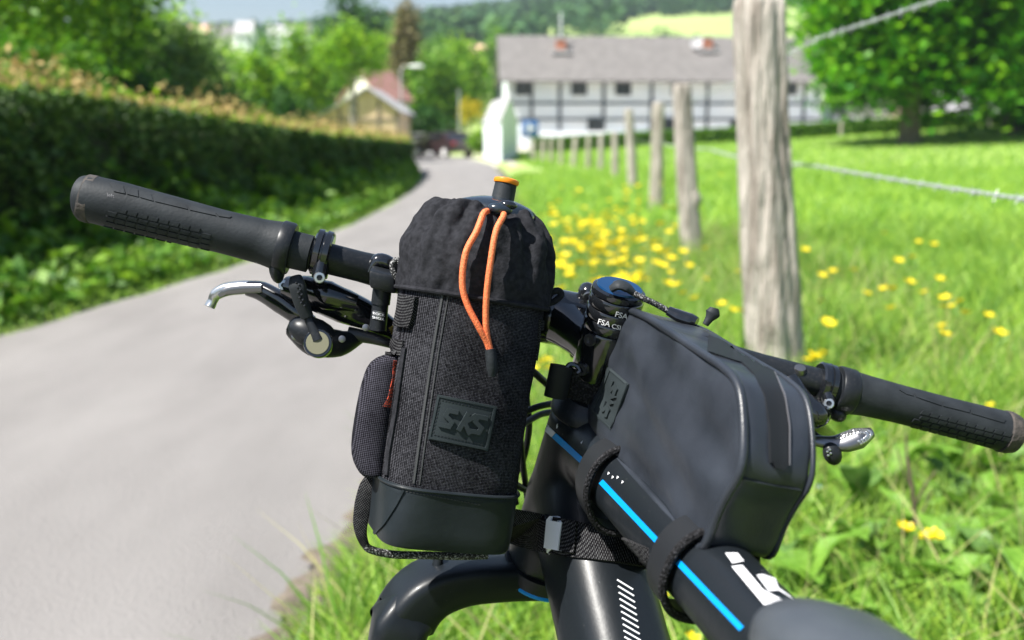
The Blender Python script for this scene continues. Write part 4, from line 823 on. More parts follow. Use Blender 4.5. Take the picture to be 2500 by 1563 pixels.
# ---- right grip
gr = [P(2074, 958, .770), P(2120, 968, .771), P(2200, 988, .773), P(2300, 1014, .776), P(2400, 1040, .779), P(2462, 1056, .781), P(2480, 1061, .781)]
grv = grip(gr, [.0172, .0158, .0150, .0150, .0156, .0160, .0140]); G2 = mk("grip", *grv, "rubber", bike, ang=60); GB2 = bvh_of(grv); dr = (gr[-1] - gr[0]).normalized()
mk("worn_end", *lathe(gr[-1] + dr * .0005, -dr, [(0, .004), (-.0006, .008), (0, .0125), (.0015, .0150), (.007, .0166), (.012, .0168), (.013, .0155)], 26), "rubber_worn", G2)
mk("lock_ring", *lathe(gr[0] - dr * .012, dr, [(0, .0120), (0, .0176), (.0012, .0184), (.0125, .0182), (.014, .0172), (.014, .015)], 30), "satin_black", G2, ang=40)
mk("lock_bump", *ball(P(2042, 1008, .768), dr * .008, K * .007, Vector((0, 1, 0)) * .009), "satin_black", G2)
mk("grip_sleeve", *lathe(gr[0] - dr * .026, dr, [(0, .0112), (.0005, .0136), (.014, .0138)], 24), "rubber", G2)
ex = np.array([22.3, 5.75]); ey = np.array([-7.5, 11.2])
for row in range(4):
    for k in range(10):
        if row == 3 and k > 8: continue
        o = np.array([2252.0, 1001.0]) + ex * (k - row * .15 + (.0 if row % 2 == 0 else .35)) + ey * row * .95
        q = [o + ex * .07 + ey * .08, o + ex * .90 + ey * .08, o + ex * .84 + ey * .78, o + ex * .0 + ey * .78]
        mk("tread_block", *band(GB2, [tuple(q[0]), tuple(q[1])], [tuple(q[3]), tuple(q[2])], 3, 3, .0009, zfb=.775), "rubber", G2, ang=25)
for A1, B1 in (([(2195, 953), (2228, 960)], [(2212, 963), (2230, 968)]), ([(2232, 961), (2295, 980)], [(2236, 970), (2298, 991)]), ([(2300, 982), (2368, 1000)], [(2302, 992), (2366, 1008)]), ([(2372, 1001), (2455, 1026)], [(2371, 1010), (2450, 1033)])):
    mk("top_pad", *band(GB2, A1, B1, 6, 3, .0007, zfb=.775), "rubber", G2, ang=25)
# ---- brake controls
def clamp(name, c, d, bolt, par, flip=1):
    o = mk(name, *lathe(c - d * .0062, d, [(0, .0108), (0, .0150), (.0012, .0166), (.0050, .0168), (.0056, .0155), (.0068, .0155), (.0074, .0168), (.0112, .0166), (.0124, .0150), (.0124, .0108)], 30), "gloss_black", par, ang=35)
    bd = (C - bolt).normalized()
    mk("hinge", *sweep([c.lerp(bolt, .45), c.lerp(bolt, .8), bolt + bd * -.002], [(.006, .010), (.0058, .0085), (.0055, .0075)], 14, up=bd), "gloss_black", o)
    mk("bolt", *lathe(bolt + bd * .004, bd, [(-.004, .0042), (0, .0042), (.0012, .0036), (.0013, .0021), (-.001, .0019)], 18), "silver", o)
    mk("bolt_socket", *lathe(bolt + bd * .0046, bd, [(0, .0020), (.0002, .0019)], 6), "satin_black", o); return o
lb = mk("brake_lever", *join(sweep(spline([P(700, 700, .742), P(760, 715, .735), P(840, 748, .735), P(905, 775, .74), P(965, 812, .745)], 6), lerpl([.008, .0125, .0130, .0105, .0075], 25), 18), sweep(spline([P(745, 700, .728), P(800, 722, .725), P(870, 742, .728)], 5), lerpl([.008, .011, .007], 11), 14)), "gloss_black", bike)
clamp("bar_clamp", P(787, 618, .712), dl, P(780, 678, .700), lb)
mk("clamp_shim", *ball(P(753, 607, .718), dl * .006, K * .006, Vector((0, 1, 0)) * .012), "gloss_black", lb)
mk("lever_arm", *sweep(spline([P(760, 790, .742), P(722, 765, .742), P(684, 738, .745), P(640, 712, .750), P(606, 704, .752)], 6), lerpl([(.005, .006), (.006, .0075), (.006, .0085), (.006, .0075), (.0055, .0058)], 25), 14, up=K, e=2.6), "gloss_black", lb)
mk("lever_blade", *sweep(spline([P(632, 702, .752), P(590, 702, .754), P(552, 707, .756), P(528, 719, .757), P(519, 735, .757), P(511, 750, .756)], 6), lerpl([(.0062, .0046), (.0066, .0052), (.0066, .0052), (.0062, .0046), (.0050, .0032), (.0042, .0036)], 31), 16, up=K, e=3.0), "silver", lb)
mk("blade_groove", *sweep(spline([P(640, 704, .744), P(590, 706, .746), P(556, 711, .748), P(536, 722, .749)], 5), lerpl([(.002, .0034), (.002, .0036), (.002, .0034), (.002, .002)], 16), 10, up=K, e=3), "dark_silver", lb)
bd = Vector((0, -1, .2)).normalized(); mk("pivot_bolt", *lathe(P(693, 697, .735), bd, [(-.006, .0042), (0, .0042), (.0015, .0034), (.0016, .0018), (0, .0016)], 16), "silver", lb)
mk("hose_fitting", *sweep([P(950, 812, .74), P(985, 790, .745)], .006, 14), "gold", lb)
rm = mk("dropper_remote", *join(ball(P(765, 815, .722), dl * .019, K * .0125, Vector((0, 1, 0)) * .012), sweep(spline([P(722, 800, .735), P(770, 830, .725), P(828, 838, .73), P(880, 822, .74)], 5), lerpl([.009, .0125, .010, .005], 16), 14)), "satin_black", bike)
pv = P(776, 838, .706); pn = Vector((.05, -.95, .3)).normalized(); mk("pivot_cap", *lathe(pv, pn, [(-.006, .0104), (0, .0104), (.001, .0098)], 24), "gloss_black", rm); mk("pivot_face", *lathe(pv + pn * .0008, pn, [(0, .0084), (.0008, .0080)], 24), "olive_metal", rm)
mk("remote_paddle", *sweep(spline([P(722, 676, .704), P(726, 698, .702), P(735, 735, .704), P(750, 774, .707)], 5), lerpl([(.0042, .003), (.0062, .0042), (.0056, .004), (.0046, .0035)], 16), 14, up=(0, -1, 0), e=2.6), "rubber", rm)
mk("remote_arm", *sweep([P(750, 772, .708), P(762, 800, .707), P(775, 832, .706)], [(.0032, .0024), (.0034, .0024), (.0045, .0024)], 12, up=(0, -1, 0)), "satin_black", rm)
for px, py in ((724, 690), (731, 696), (727, 702), (734, 708), (729, 714), (737, 720), (732, 727), (740, 733), (736, 740), (744, 747)): mk("grip_stud", *ball(P(px, py, .6985), (.0011, 0, 0), (0, .0012, 0), (0, 0, .0011), 8, 5), "satin_black", rm)
for px, py in ((720, 822), (835, 828), (893, 800)): mk("bolt", *lathe(P(px, py, .715), (C - P(px, py, .715)), [(-.004, .0026), (0, .0026), (.0004, .0014)], 12), "dark_silver", rm)
mk("cable", *sweep(spline([P(850, 815, .735), P(905, 825, .735), P(950, 838, .735), P(990, 850, .745)], 6), lerpl([.0055, .0045, .0035, .003], 19), 10), "cable", rm)
# lockout remote standing next to the bag
lk = mk("lockout_remote", *join(box(P(937, 683, .705), dl * .0095, Vector((0, .008, .001)), K * .0065, .002), sweep([P(934, 700, .708), P(929, 742, .710)], .0068, 16), sweep([P(929, 742, .710), P(922, 806, .712)], [.0058, .0062], 16)), "satin_black", bike)
mk("remote_fin", *sweep(spline([P(905, 668, .715), P(922, 640, .716), P(948, 645, .717), P(985, 678, .72)], 5), lerpl([(.004, .003), (.006, .006), (.006, .006), (.004, .003)], 16), 12, up=(0, -1, 0)), "gloss_black", lk)
LKB = bvh_of(sweep([P(934, 700, .708), P(929, 742, .710), P(922, 806, .712)], [.0068, .0062, .0064], 24)); mk("label_band", *band(LKB, [(911, 757), (938, 763)], [(909, 777), (936, 784)], 6, 4, .0003), "dark_silver", lk)
mk("lettering", *text_decal(LKB, "ROCK", (912, 767), (9.5, 2.2), (-1, -9), .0008, .01), "print_white", lk, smooth=False); mk("lettering", *text_decal(LKB, "SHOX", (911, 777), (9.5, 2.2), (-1, -9), .0008, .01), "print_white", lk, smooth=False)
# right side
rb = mk("brake_lever", *join(sweep(spline([P(1925, 925, .760), P(1955, 985, .752), P(1990, 1012, .750), P(2012, 1010, .755)], 5), lerpl([.008, .011, .011, .007], 16), 16), sweep(spline([P(1945, 1000, .775), P(1990, 1040, .80), P(2030, 1065, .83)], 5), lerpl([.008, .008, .005], 11), 12)), "gloss_black", bike)
clamp("bar_clamp", P(2012, 938, .769), dr, P(2024, 985, .756), rb)
mk("adjuster", *lathe(P(1952, 905, .760), Vector((0, -.5, 1)), [(-.004, .005), (0, .005), (.003, .0042), (.0032, .002)], 14), "dark_silver", rb)
mk("bracket", *box(P(1978, 1003, .745), dr * .008, (0, .003, 0), K * .003, .001), "dark_silver", rb)
sh = mk("shift_lever", *sweep(spline([P(1940, 1085, .765), P(1980, 1076, .762), P(2030, 1082, .760), P(2062, 1080, .759), P(2095, 1070, .759), P(2128, 1056, .760)], 6), lerpl([(.004, .0032), (.0042, .0034), (.0062, .0044), (.0085, .0058), (.0088, .0072), (.004, .0042)], 31), 18, up=(0, -.55, .83)), "dark_silver", bike)
SHB = bvh_obj(sh)
for ring_, (rx, ry, nn) in enumerate(((62, 19, 22), (50, 12, 15))):
    for k in range(nn):
        t = -2.6 + 3.9 * k / nn + (.1 if ring_ else 0); px = 2078 + rx * math.cos(t) * .72 + 4; py = 1072 - ry * math.sin(t) * -1 - (px - 2075) * .22
        q, nn_ = hit(SHB, px, py, .0002, .76)
        if (q - P(px, py, .76)).length < .02: mk("stud", *lathe(q, nn_, [(-.0004, .0013), (.0006, .0011), (.0008, .0005)], 8), "silver", sh)
mk("release_lever", *ball(P(2032, 1108, .755), dr * .0078, Vector((0, .006, .001)), K * .0085), "satin_black", sh); mk("release_arm", *rod(P(2030, 1092, .765), P(1985, 1060, .785), .003, 10), "satin_black", sh)
for k, (px, py) in enumerate(((2020, 1103), (2026, 1098), (2022, 1112), (2028, 1107))): mk("stud", *ball(P(px, py, .7492), (.0011, 0, 0), (0, .001, 0), (0, 0, .0011), 8, 5), "silver", sh)
# cables round the head tube
for pts, m, rr_ in (([(1405, 990, .80), (1360, 985, .785), (1300, 998, .77), (1245, 1035, .765), (1225, 1120, .78)], "cable", .0026), ([(1365, 1005, .80), (1320, 1012, .79), (1270, 1042, .78), (1232, 1075, .775), (1222, 1150, .785)], "cable_grey", .0026), ([(1300, 880, .80), (1286, 960, .80), (1292, 1040, .80), (1278, 1120, .81), (1252, 1175, .82), (1260, 1230, .83)], "cable", .0027), ([(1258, 1000, .79), (1270, 1070, .79), (1276, 1130, .80), (1282, 1175, .815), (1290, 1240, .83)], "cable", .0027), ([(1270, 880, .77), (1310, 915, .775), (1350, 950, .79), (1390, 975, .81)], "cable", .0030), ([(1235, 1165, .80), (1262, 1185, .81), (1290, 1200, .82)], "cable", .003)):
    mk("cable", *sweep(spline([P(*q) for q in pts], 7), rr_, 10), m, bike)
# one sided fork, wheels
hubl = axle - rs * .062
fk = [P(1345, 1400, .808), P(1240, 1404, .798), P(1130, 1412, .786), P(1045, 1440, .778), P(992, 1500, .776), P(962, 1590, .782)]
legd = (fk[-1] - fk[-2]).normalized(); end = hubl + (-rs) * .03
fk += [fk[-1].lerp(end, .5), end]
pts = spline(fk, 7); fork = mk("fork", *sweep(pts, lerpl([(.026, .0155), (.024, .0152), (.0235, .0165), (.0245, .0195), (.0240, .0215), (.0235, .0215), (.021, .021), (.017, .017)], len(pts)), 32, up=None, e=4.6), "carbon", bike, ang=40)
mk("guide_stub", *sweep([P(1072, 1350, .775), P(1066, 1395, .775)], [.0035, .005], 10), "carbon", fork)
def wheel(name, c, ax):
    w_ = mk(name, *lathe(c - ax * .05, ax, [(0, .010), (0, .022), (.012, .024), (.015, .012), (.085, .012), (.088, .024), (.1, .022), (.1, .01)], 24), "satin_black", bike); x = (Vector((0, 0, 1)) - ax * ax.z).normalized(); y = ax.cross(x)
    def circ(R, n=72): return [c + x * (R * math.cos(2 * math.pi * i / n)) + y * (R * math.sin(2 * math.pi * i / n)) for i in range(n)]
    mk("tyre", *sweep(circ(.296), .026, 16, up=ax, closed=True), "tyre", w_); mk("rim", *sweep(circ(.262), (.014, .011), 12, up=ax, closed=True), "carbon", w_)
    sp = []
    for i in range(28):
        t = 2 * math.pi * i / 28; s = (1 if i % 2 else -1); h_ = c + ax * (s * .036) + x * (.022 * math.cos(t + .9 * (1 if i % 4 < 2 else -1))) + y * (.022 * math.sin(t + .9 * (1 if i % 4 < 2 else -1))); sp.append(rod(h_, c + x * (.255 * math.cos(t)) + y * (.255 * math.sin(t)), .001, 5))
    tag(mk("spokes", *join(*sp), "satin_black", w_), None, None, None, "stuff"); return w_
wheel("front_wheel", axle, rs)
rear = contact - f * 1.12 + u * .322; rear.z += hz(rear.x, rear.y) - hz(contact.x, contact.y); wheel("rear_wheel", rear, r)
mk("seat_stay", *join(sweep([TTe, rear + r * .065], [.009, .008], 12), sweep([TTe, rear - r * .065], [.009, .008], 12)), "carbon", bike); mk("chain_stay", *join(sweep([BB, rear + r * .065], [.012, .009], 12), sweep([BB, rear - r * .065], [.012, .009], 12)), "carbon", bike)
mk("chainring", *lathe(BB + r * .042, r, [(0, .02), (0, .075), (.004, .075), (.004, .02)], 40), "satin_black", bike)
for s in (-1, 1):
    ca = BB + r * (s * .07); ce = ca + (f * s * .9 - u * s * .4).normalized() * .17; mk("crank_arm", *sweep([BB + r * (s * .03), ca, ce], [.013, .013, .010], 12), "satin_black", bike); mk("pedal", *box(ce + r * (s * .05), r * .045, f * .045, u * .008, .004), "satin_black", bike)
# saddle
NS = P(1925, 1500, .43); sb_ = -f; rings = []
for d, wv, tz, dz in ((0, .006, .004, -.006), (.004, .017, .010, -.003), (.012, .0255, .014, -.001), (.03, .0315, .017, .001), (.06, .0335, .018, .002), (.10, .036, .018, .001), (.14, .045, .018, -.001), (.18, .060, .018, .001), (.22, .071, .017, .006), (.25, .072, .015, .010), (.268, .060, .010, .012), (.272, .03, .005, .012)):
    c = NS + sb_ * d + u * dz; rings.append([c + r * (wv * sup(2 * math.pi * j / 28, 2.3)[0]) + u * (tz * sup(2 * math.pi * j / 28, 2.3)[1] * (1 if math.sin(2 * math.pi * j / 28) > 0 else 1.5)) for j in range(28)])
sad = mk("saddle", *loft(rings), "saddle_skin", bike, ang=60)
for s in (-1, 1): mk("saddle_rail", *sweep(spline([NS + sb_ * .035 + r * s * .008 - u * .02, NS + sb_ * .09 + r * s * .02 - u * .045, NS + sb_ * .17 + r * s * .022 - u * .045, NS + sb_ * .23 + r * s * .03 - u * .01], 5), .0035, 10), "satin_black", sad)
mk("seatpost", *rod(TTe - u * .06, NS + sb_ * .13 - u * .045, .0155, 18), "satin_black", bike)
print("DBG contact", contact, "ground", hz(contact.x, contact.y), "axle", axle, "a.f", a.dot(f), "a.u", a.dot(u), "BB", BB, "TTe", TTe, "rear", rear, "rs", rs, "g", g_)
# ============================================================ BOTTLE BAG
mat("nylon", (.015, .0155, .018), .85, c2=(.027, .0275, .032), scale=260, bump=.25, bscale=700, spec=.05)
mat("tarpaulin", (.012, .016, .019), .42, c2=(.017, .022, .026), scale=40, bump=.05, bscale=220, spec=.24)
mat("red_through_mesh", (.05, .012, .012), .7, c2=(.42, .05, .02), scale=900, detail=1, lo=.47, hi=.62)
mat("patch", (.024, .031, .034), .55, bump=.04, bscale=600, spec=.18)
mat("orange_cord", (.62, .10, .03), .65, c2=(.90, .25, .09), scale=1300, bump=.4, bscale=900)
mat("orange_plastic", (.85, .24, .01), .35)
mat("reflective", (.75, .77, .80), .5)
mat("reflective_rope", (.010, .010, .011), .7, c2=(.30, .30, .30), scale=900, detail=1, lo=.52, hi=.66, bump=.6, bscale=600)
mat("lid_plastic", (.015, .022, .032), .18, spec=.5, coat=.3)
mat("stitch", (.03, .032, .034), .7)
B0, T0 = P(1062, 1306, .692), P(1186, 492, .690); bw = (T0 - B0).normalized(); LB_ = (T0 - B0).length
tc_ = (C - (B0 + T0) / 2); tc_ = (tc_ - bw * tc_.dot(bw)).normalized(); sx_ = bw.cross(tc_) * 1.0
if sx_.x < 0: sx_ = -sx_
ca_, sa_ = math.cos(rad(16)), math.sin(rad(16)); fn_ = tc_ * ca_ + sx_ * sa_; fs_ = sx_ * ca_ - tc_ * sa_
weave_mat("weave", fs_, bw, .0014, (.004, .004, .005), (.075, .075, .086), .45, lo=.40, hi=1.0)
weave_mat("pocket_mesh", fs_, bw, .0017, (.005, .005, .007), (.062, .06, .075), .2, lo=.3, hi=.9)
weave_mat("webbing", rs, a, .0018, (.006, .006, .007), (.085, .085, .088), .3, diag=False, lo=.45, hi=.95)
bag = empty("bottle_bag", B0, "black woven bottle bag with orange drawcord hanging from the handlebar", "bag")
NR = 96
def bring(s, R, e=3.4, mod=None, sh=Vector()):
    c = B0 + bw * s + sh; out = []
    for j in range(NR):
        t = 2 * math.pi * j / NR; x, y = sup(t, e); k = 1 if mod is None else mod(t); out.append(c + (fs_ * x + fn_ * y) * (R * k))
    return out
def sfront(py, R_=.049):
    lo_, hi_ = -.05, .35
    for _ in range(40):
        m2 = (lo_ + hi_) / 2; q = B0 + bw * m2 + tc_ * R_ - C; yy = CY - FPX * q.dot(UP) / q.dot(FW)
        if yy > py: lo_ = m2
        else: hi_ = m2
    return lo_
ZB, ZS = sfront(1205), sfront(722); ZT = sfront(512, .034)
base_r = [bring(-.0005, .030, 5), bring(0, .0440, 5), bring(.002, .0452, 5), bring(.012, .0460, 4.8), bring(.026, .0468, 4.2), bring(ZB - .004, .0476, 3.6), bring(ZB, .0482, 3.5), bring(ZB + .0015, .0472, 3.5)]
base_vf = loft(base_r); basep = mk("base", *base_vf, "tarpaulin", bag, ang=50)
def wr(t, s): return 1 + .006 * math.sin(3 * t + 40 * s) + .004 * math.sin(7 * t - 90 * s)
body_r = [bring(ZB - .003, .0462, 3.4)] + [bring(ZB + (ZS - ZB) * i / 14, .0472 + .0024 * i / 14, 3.2 - .7 * min(1, i / 8), (lambda t, s=i: wr(t, s / 60))) for i in range(15)]
body_vf = loft(body_r); mk("body", *body_vf, "weave", bag, ang=60)
rnd = random.Random(5); fphs = [(rnd.randint(9, 26), rnd.uniform(0, 6.28), rnd.uniform(.4, 1)) for _ in range(6)]
def fold(t, amp, k): return 1 + amp * sum(w_ * math.sin(n_ * t + p_ + k) for n_, p_, w_ in fphs) / 2.2
hp_ = [(-.03, .0508, 2.5, 0), (.05, .0514, 2.5, .004), (.22, .0522, 2.4, .012), (.40, .0522, 2.3, .022), (.56, .0510, 2.2, .032), (.70, .0484, 2.2, .042), (.80, .0452, 2.1, .055), (.88, .0415, 2.1, .065), (.94, .0380, 2.0, .072), (.985, .0350, 2.0, .070), (1.0, .0325, 2.0, .06), (.985, .0305, 2.0, .05), (.93, .0295, 2.0, .04), (.80, .0295, 2.0, .02)]
hp_ = [(ZS + (ZT + .004 - ZS) * q_[0], *q_[1:]) for q_ in hp_]
hood_r = []
for i, (s, R_, e_, am) in enumerate(hp_):
    hood_r.append([p + bw * (.0022 * am / .06 * math.sin(11 * j / NR * 6.28 + i)) for j, p in enumerate(bring(s, R_, e_, lambda t, am=am, i=i: fold(t, am * 1.5, .12 * i) * (1 + .012 * math.sin(2 * t + i * .5))))])
V, F = loft(hood_r, caps=False); hood = mk("hood", V, F, "nylon", bag, ang=80); mo = hood.modifiers.new("sub", 'SUBSURF'); mo.levels = 1; mo.render_levels = 2
tx = bpy.data.textures.new("crumple", 'CLOUDS'); tx.noise_scale = .017; tx.noise_depth = 2; mo = hood.modifiers.new("crumple", 'DISPLACE'); mo.texture = tx; mo.texture_coords = 'GLOBAL'; mo.strength = .007; mo.mid_level = .5
hood_vf = (V, F)
mk("hood_seam", *sweep(bring(ZS - .001, .0514, 2.5), .0016, 8, up=bw, closed=True), "nylon", bag)
BGB = bvh_of(base_vf, body_vf, hood_vf)
mk("base_seam", *sweep(bring(ZB + .0005, .0484, 3.5), .0012, 8, up=bw, closed=True), "tarpaulin", basep)
# stitches of the base hem and of the panel corner
for k in range(26):
    t = k / 26; px = 958 + (1175 - 958) * t; py = 1186 + (1226 - 1186) * t + (6 if t > .15 else 0); mk("stitch", *band(BGB, [(px, py), (px + 5.5, py + 1.2)], [(px, py + 2), (px + 5.5, py + 3.2)], 2, 2, .0005), "stitch", basep)
mk("panel_seam", *line_on(BGB, [(1082, 712), (1058, 850), (1034, 1010), (1010, 1180)], 5, .0008, 24), "stitch", bag); mk("panel_seam", *line_on(BGB, [(1096, 714), (1072, 850), (1048, 1010), (1024, 1184)], 2.5, .0006, 24), "stitch", bag)
mk("corner_fold", *line_on(BGB, [(986, 1196), (966, 1235), (938, 1280), (908, 1310)], 6, .0012, 12), "tarpaulin", basep)
# side mesh pocket
lv = [(862, 950, 986, .692), (880, 915, 984, .696), (910, 903, 981, .699), (950, 891, 976, .703), (1020, 878, 965, .709), (1086, 869, 953, .716), (1120, 876, 949, .720), (1145, 892, 946, .722), (1156, 905, 944, .722)]
rings = []
for y, l_, r_, z in lv:
    z = .690; c = P((l_ + r_) / 2 + 4, y, z); hw = (r_ - l_) / 2 * z / FPX + .004; rings.append([c + RT * (hw * sup(2 * math.pi * j / 30, 2.6)[0]) + FW * (.030 * sup(2 * math.pi * j / 30, 2.6)[1]) for j in range(30)])
pk_vf = loft(rings); pk = mk("side_pocket", *pk_vf, "pocket_mesh", bag, ang=60); PKB = bvh_of(pk_vf); mo = pk.modifiers.new("s", 'SUBSURF'); mo.levels = 1; mo.render_levels = 1
mk("red_pack", *band(PKB, [(960, 880), (958, 920), (946, 975), (934, 992)], [(976, 882), (974, 920), (966, 975), (958, 996)], 12, 5, .0002, off=.0005), "red_through_mesh", pk)
mk("pocket_edging", *line_on(BGB, [(990, 850), (980, 920), (966, 1020), (952, 1100), (946, 1160)], 9, .0018, 20), "nylon", pk)
PB2 = bvh_of(base_vf, body_vf, pk_vf)
mk("pocket_tab", *band(PB2, [(950, 826), (940, 864)], [(988, 832), (984, 868)], 5, 5, .0016), "webbing", pk)
mk("webbing_loop", *band(BGB, [(984, 720), (978, 760), (970, 796)], [(1022, 726), (1016, 768), (1006, 802)], 8, 6, .0035), "webbing", bag)
mk("webbing_loop", *band(BGB, [(1316, 780), (1312, 840), (1306, 880)], [(1336, 784), (1332, 842), (1326, 884)], 6, 4, .002), "webbing", bag)
# drawcord, lock and cord end
def cord(pts, off): return [hit(BGB, px, py, off)[0] for px, py in pts]
c1 = spline([hit(BGB, 1192, 520, .002)[0]] + [hit(BGB, px, py, o_)[0] for px, py, o_ in ((1176, 536, .007), (1150, 568, .007), (1132, 620, .006), (1127, 690, .006), (1138, 742, .006), (1162, 795, .006), (1182, 832, .005), (1191, 858, .005))], 8)
c2 = spline([hit(BGB, 1222, 522, .002)[0]] + [hit(BGB, px, py, o_)[0] for px, py, o_ in ((1212, 540, .008), (1200, 575, .008), (1190, 640, .007), (1183, 720, .006), (1180, 790, .006), (1186, 830, .005), (1193, 858, .005))], 8)
mk("drawcord", *sweep(c1, .00205, 12), "orange_cord", bag); mk("drawcord", *sweep(c2, .00205, 12), "orange_cord", bag)
ce = [hit(BGB, 1190, 850, .0055)[0], hit(BGB, 1192, 868, .006)[0], hit(BGB, 1195, 895, .006)[0], hit(BGB, 1196, 914, .005)[0]]; ced = mk("cord_end", *sweep(ce, [(.0040, .0034), (.0044, .0037), (.0044, .0037), (.003, .0026)], 16), "rubber", bag)
mk("end_mark", *sweep([ce[2] + (C - ce[2]).normalized() * .0037, ce[2].lerp(ce[3], .45) + (C - ce[2]).normalized() * .0036], .0004, 6), "cable_grey", ced)
lk_ = hit(BGB, 1212, 518, .004)[0]; lkx = sx_ * .0085; mk("cord_lock", *ball(lk_, lkx, bw * .0042, tc_ * .005), "lid_plastic", bag); mk("cord_lock_button", *ball(lk_ + sx_ * .005 + bw * .0035, sx_ * .006, bw * .003, tc_ * .004), "gloss_black", bag)
# logo patch
def pq(uu, vv):
    a_, b2, c_, d2 = np.array((1069., 963.)), np.array((1211., 992.)), np.array((1189., 1100.)), np.array((1045., 1071.)); return tuple((a_ * (1 - uu) + b2 * uu) * (1 - vv) + (d2 * (1 - uu) + c_ * uu) * vv)
pa = mk("logo_patch", *band(BGB, [pq(t, 0) for t in (0, .5, 1)], [pq(t, 1) for t in (0, .5, 1)], 16, 10, .0016, off=.0004), "patch", bag, ang=30)
def bord(b_fn, uv, wpx, th, par, m="patch", off=.0012):
    pts = [b_fn(*q) for q in uv]; return pts
BG2 = bvh_of(band(BGB, [pq(t, 0) for t in (0, .5, 1)], [pq(t, 1) for t in (0, .5, 1)], 16, 10, .0016, off=.0004))
for e0, e1 in (((.02, .03), (.98, .03)), ((.98, .03), (.98, .97)), ((.98, .97), (.02, .97)), ((.02, .97), (.02, .03))): mk("patch_rim", *line_on(BG2, [pq(*e0), pq(*e1)], 5, .0008, 8), "patch", pa)
for (e0, e1, n_) in (((.07, .11), (.93, .11), 15), ((.07, .89), (.93, .89), 15), ((.065, .13), (.065, .87), 9), ((.935, .13), (.935, .87), 9)):
    st = []
    for k in range(n_):
        t = (k + .2) / n_; t2 = (k + .75) / n_; q0 = pq(e0[0] + (e1[0] - e0[0]) * t, e0[1] + (e1[1] - e0[1]) * t); q1 = pq(e0[0] + (e1[0] - e0[0]) * t2, e0[1] + (e1[1] - e0[1]) * t2); st.append(line_on(BG2, [q0, q1], 2.4, .0003, 3))
    mk("stitching", *join(*st), "rubber", pa)
LET = {'S': [[(.33, .0), (.06, .0), (.0, .30), (.24, .58), (.18, .86), (-.10, .86)]], 'K': [[(.06, -.02), (-.12, .90)], [(.30, .0), (.0, .46), (.22, .98)]]}
def strokes(mapf, wpx, b, th, par, m="patch"):
    for ch, ox in (('S', .20), ('K', .53), ('S', .70)):
        for pl in LET[ch]:
            for i in range(len(pl) - 1):
                q0 = mapf(ox + pl[i][0] * .52, .30 + pl[i][1] * .40); q1 = mapf(ox + pl[i + 1][0] * .52, .30 + pl[i + 1][1] * .40); d = np.array(q1) - np.array(q0); d = d / np.linalg.norm(d) * wpx * .35
                mk("letter_stroke", *line_on(b, [tuple(np.array(q0) - d), tuple(np.array(q1) + d)], wpx, th, 5), m, par, ang=25)
strokes(pq, 11, BG2, .0016, pa)
# cords and webbing at the bag's lower left corner
mk("pull_webbing", *sweep(spline([P(912, 1158, .690), P(897, 1190, .688), P(886, 1230, .688), P(880, 1275, .689), P(882, 1305, .690), P(890, 1328, .692)], 6), lerpl([(.0040, .0022), (.0058, .0022), (.0058, .0022), (.0052, .0022), (.004, .0022), (.003, .0026)], 31), 12, up=FW, e=2.6), "webbing", bag)
mk("bottom_cord", *sweep(spline([P(888, 1325, .692), P(905, 1342, .694), P(960, 1354, .70), P(1040, 1356, .705), P(1130, 1358, .71), P(1190, 1356, .715)], 6), .0028, 10), "reflective_rope", bag)
mk("pull_loop", *sweep(spline([P(940, 1166, .690), P(936, 1195, .688), P(918, 1226, .690), P(906, 1222, .690), P(920, 1190, .689), P(936, 1168, .690)], 6), .0016, 8), "reflective_rope", bag)
mk("cord_loop", *sweep(spline([P(985, 700, .69), P(962, 668, .688), P(958, 645, .688), P(970, 635, .688), P(980, 650, .688), P(984, 690, .69)], 6), .0021, 10), "reflective_rope", bag)
mk("cord_loop", *sweep(spline([P(1335, 735, .70), P(1345, 716, .70), P(1362, 710, .70), P(1370, 720, .70), P(1355, 735, .70), P(1338, 742, .70)], 6), .0024, 10), "nylon", bag)
# lower strap round the head of the frame
stA = [(1205, 1236), (1260, 1244), (1330, 1258), (1400, 1272), (1500, 1302), (1584, 1338)]; stB = [(1195, 1312), (1250, 1328), (1330, 1348), (1400, 1362), (1500, 1374), (1588, 1388)]
strap_vf = band(FB, stA[1:], stB[1:], 40, 10, .0022); stp = mk("lower_strap", *strap_vf, "webbing", bag, ang=50); STB = bvh_of(strap_vf)
q0 = hit(FB, 1262, 1246, .001)[0]; q1 = hit(FB, 1252, 1326, .001)[0]; e0, e1 = P(1200, 1232, .72), P(1192, 1308, .72); mk("strap_lead", [q0, q1, e1, e0] + [v + FW * .002 for v in (q0, q1, e1, e0)], [(0, 1, 2, 3), (7, 6, 5, 4), (0, 4, 5, 1), (1, 5, 6, 2), (2, 6, 7, 3), (3, 7, 4, 0)], "webbing", stp, smooth=False)
mk("strap_keeper", *band(STB, [(1326, 1256), (1410, 1276)], [(1320, 1348), (1404, 1366)], 10, 8, .0030), "webbing", stp); mk("reflective_tab", *band(STB, [(1346, 1258), (1380, 1266)], [(1338, 1352), (1370, 1360)], 8, 8, .0042), "reflective", stp)
mk("bar_strap", *sweep([P(1110, 690, .765), P(1110, 735, .765), P(1110, 760, .755), P(1110, 720, .69), P(1110, 690, .69), P(1110, 680, .73)], (.012, .0015), 10, up=Vector((0, 0, 1)), closed=True) if False else box(P(1105, 712, .722), RT * .012, FW * .03, UP * .016, .004), "nylon", bag)
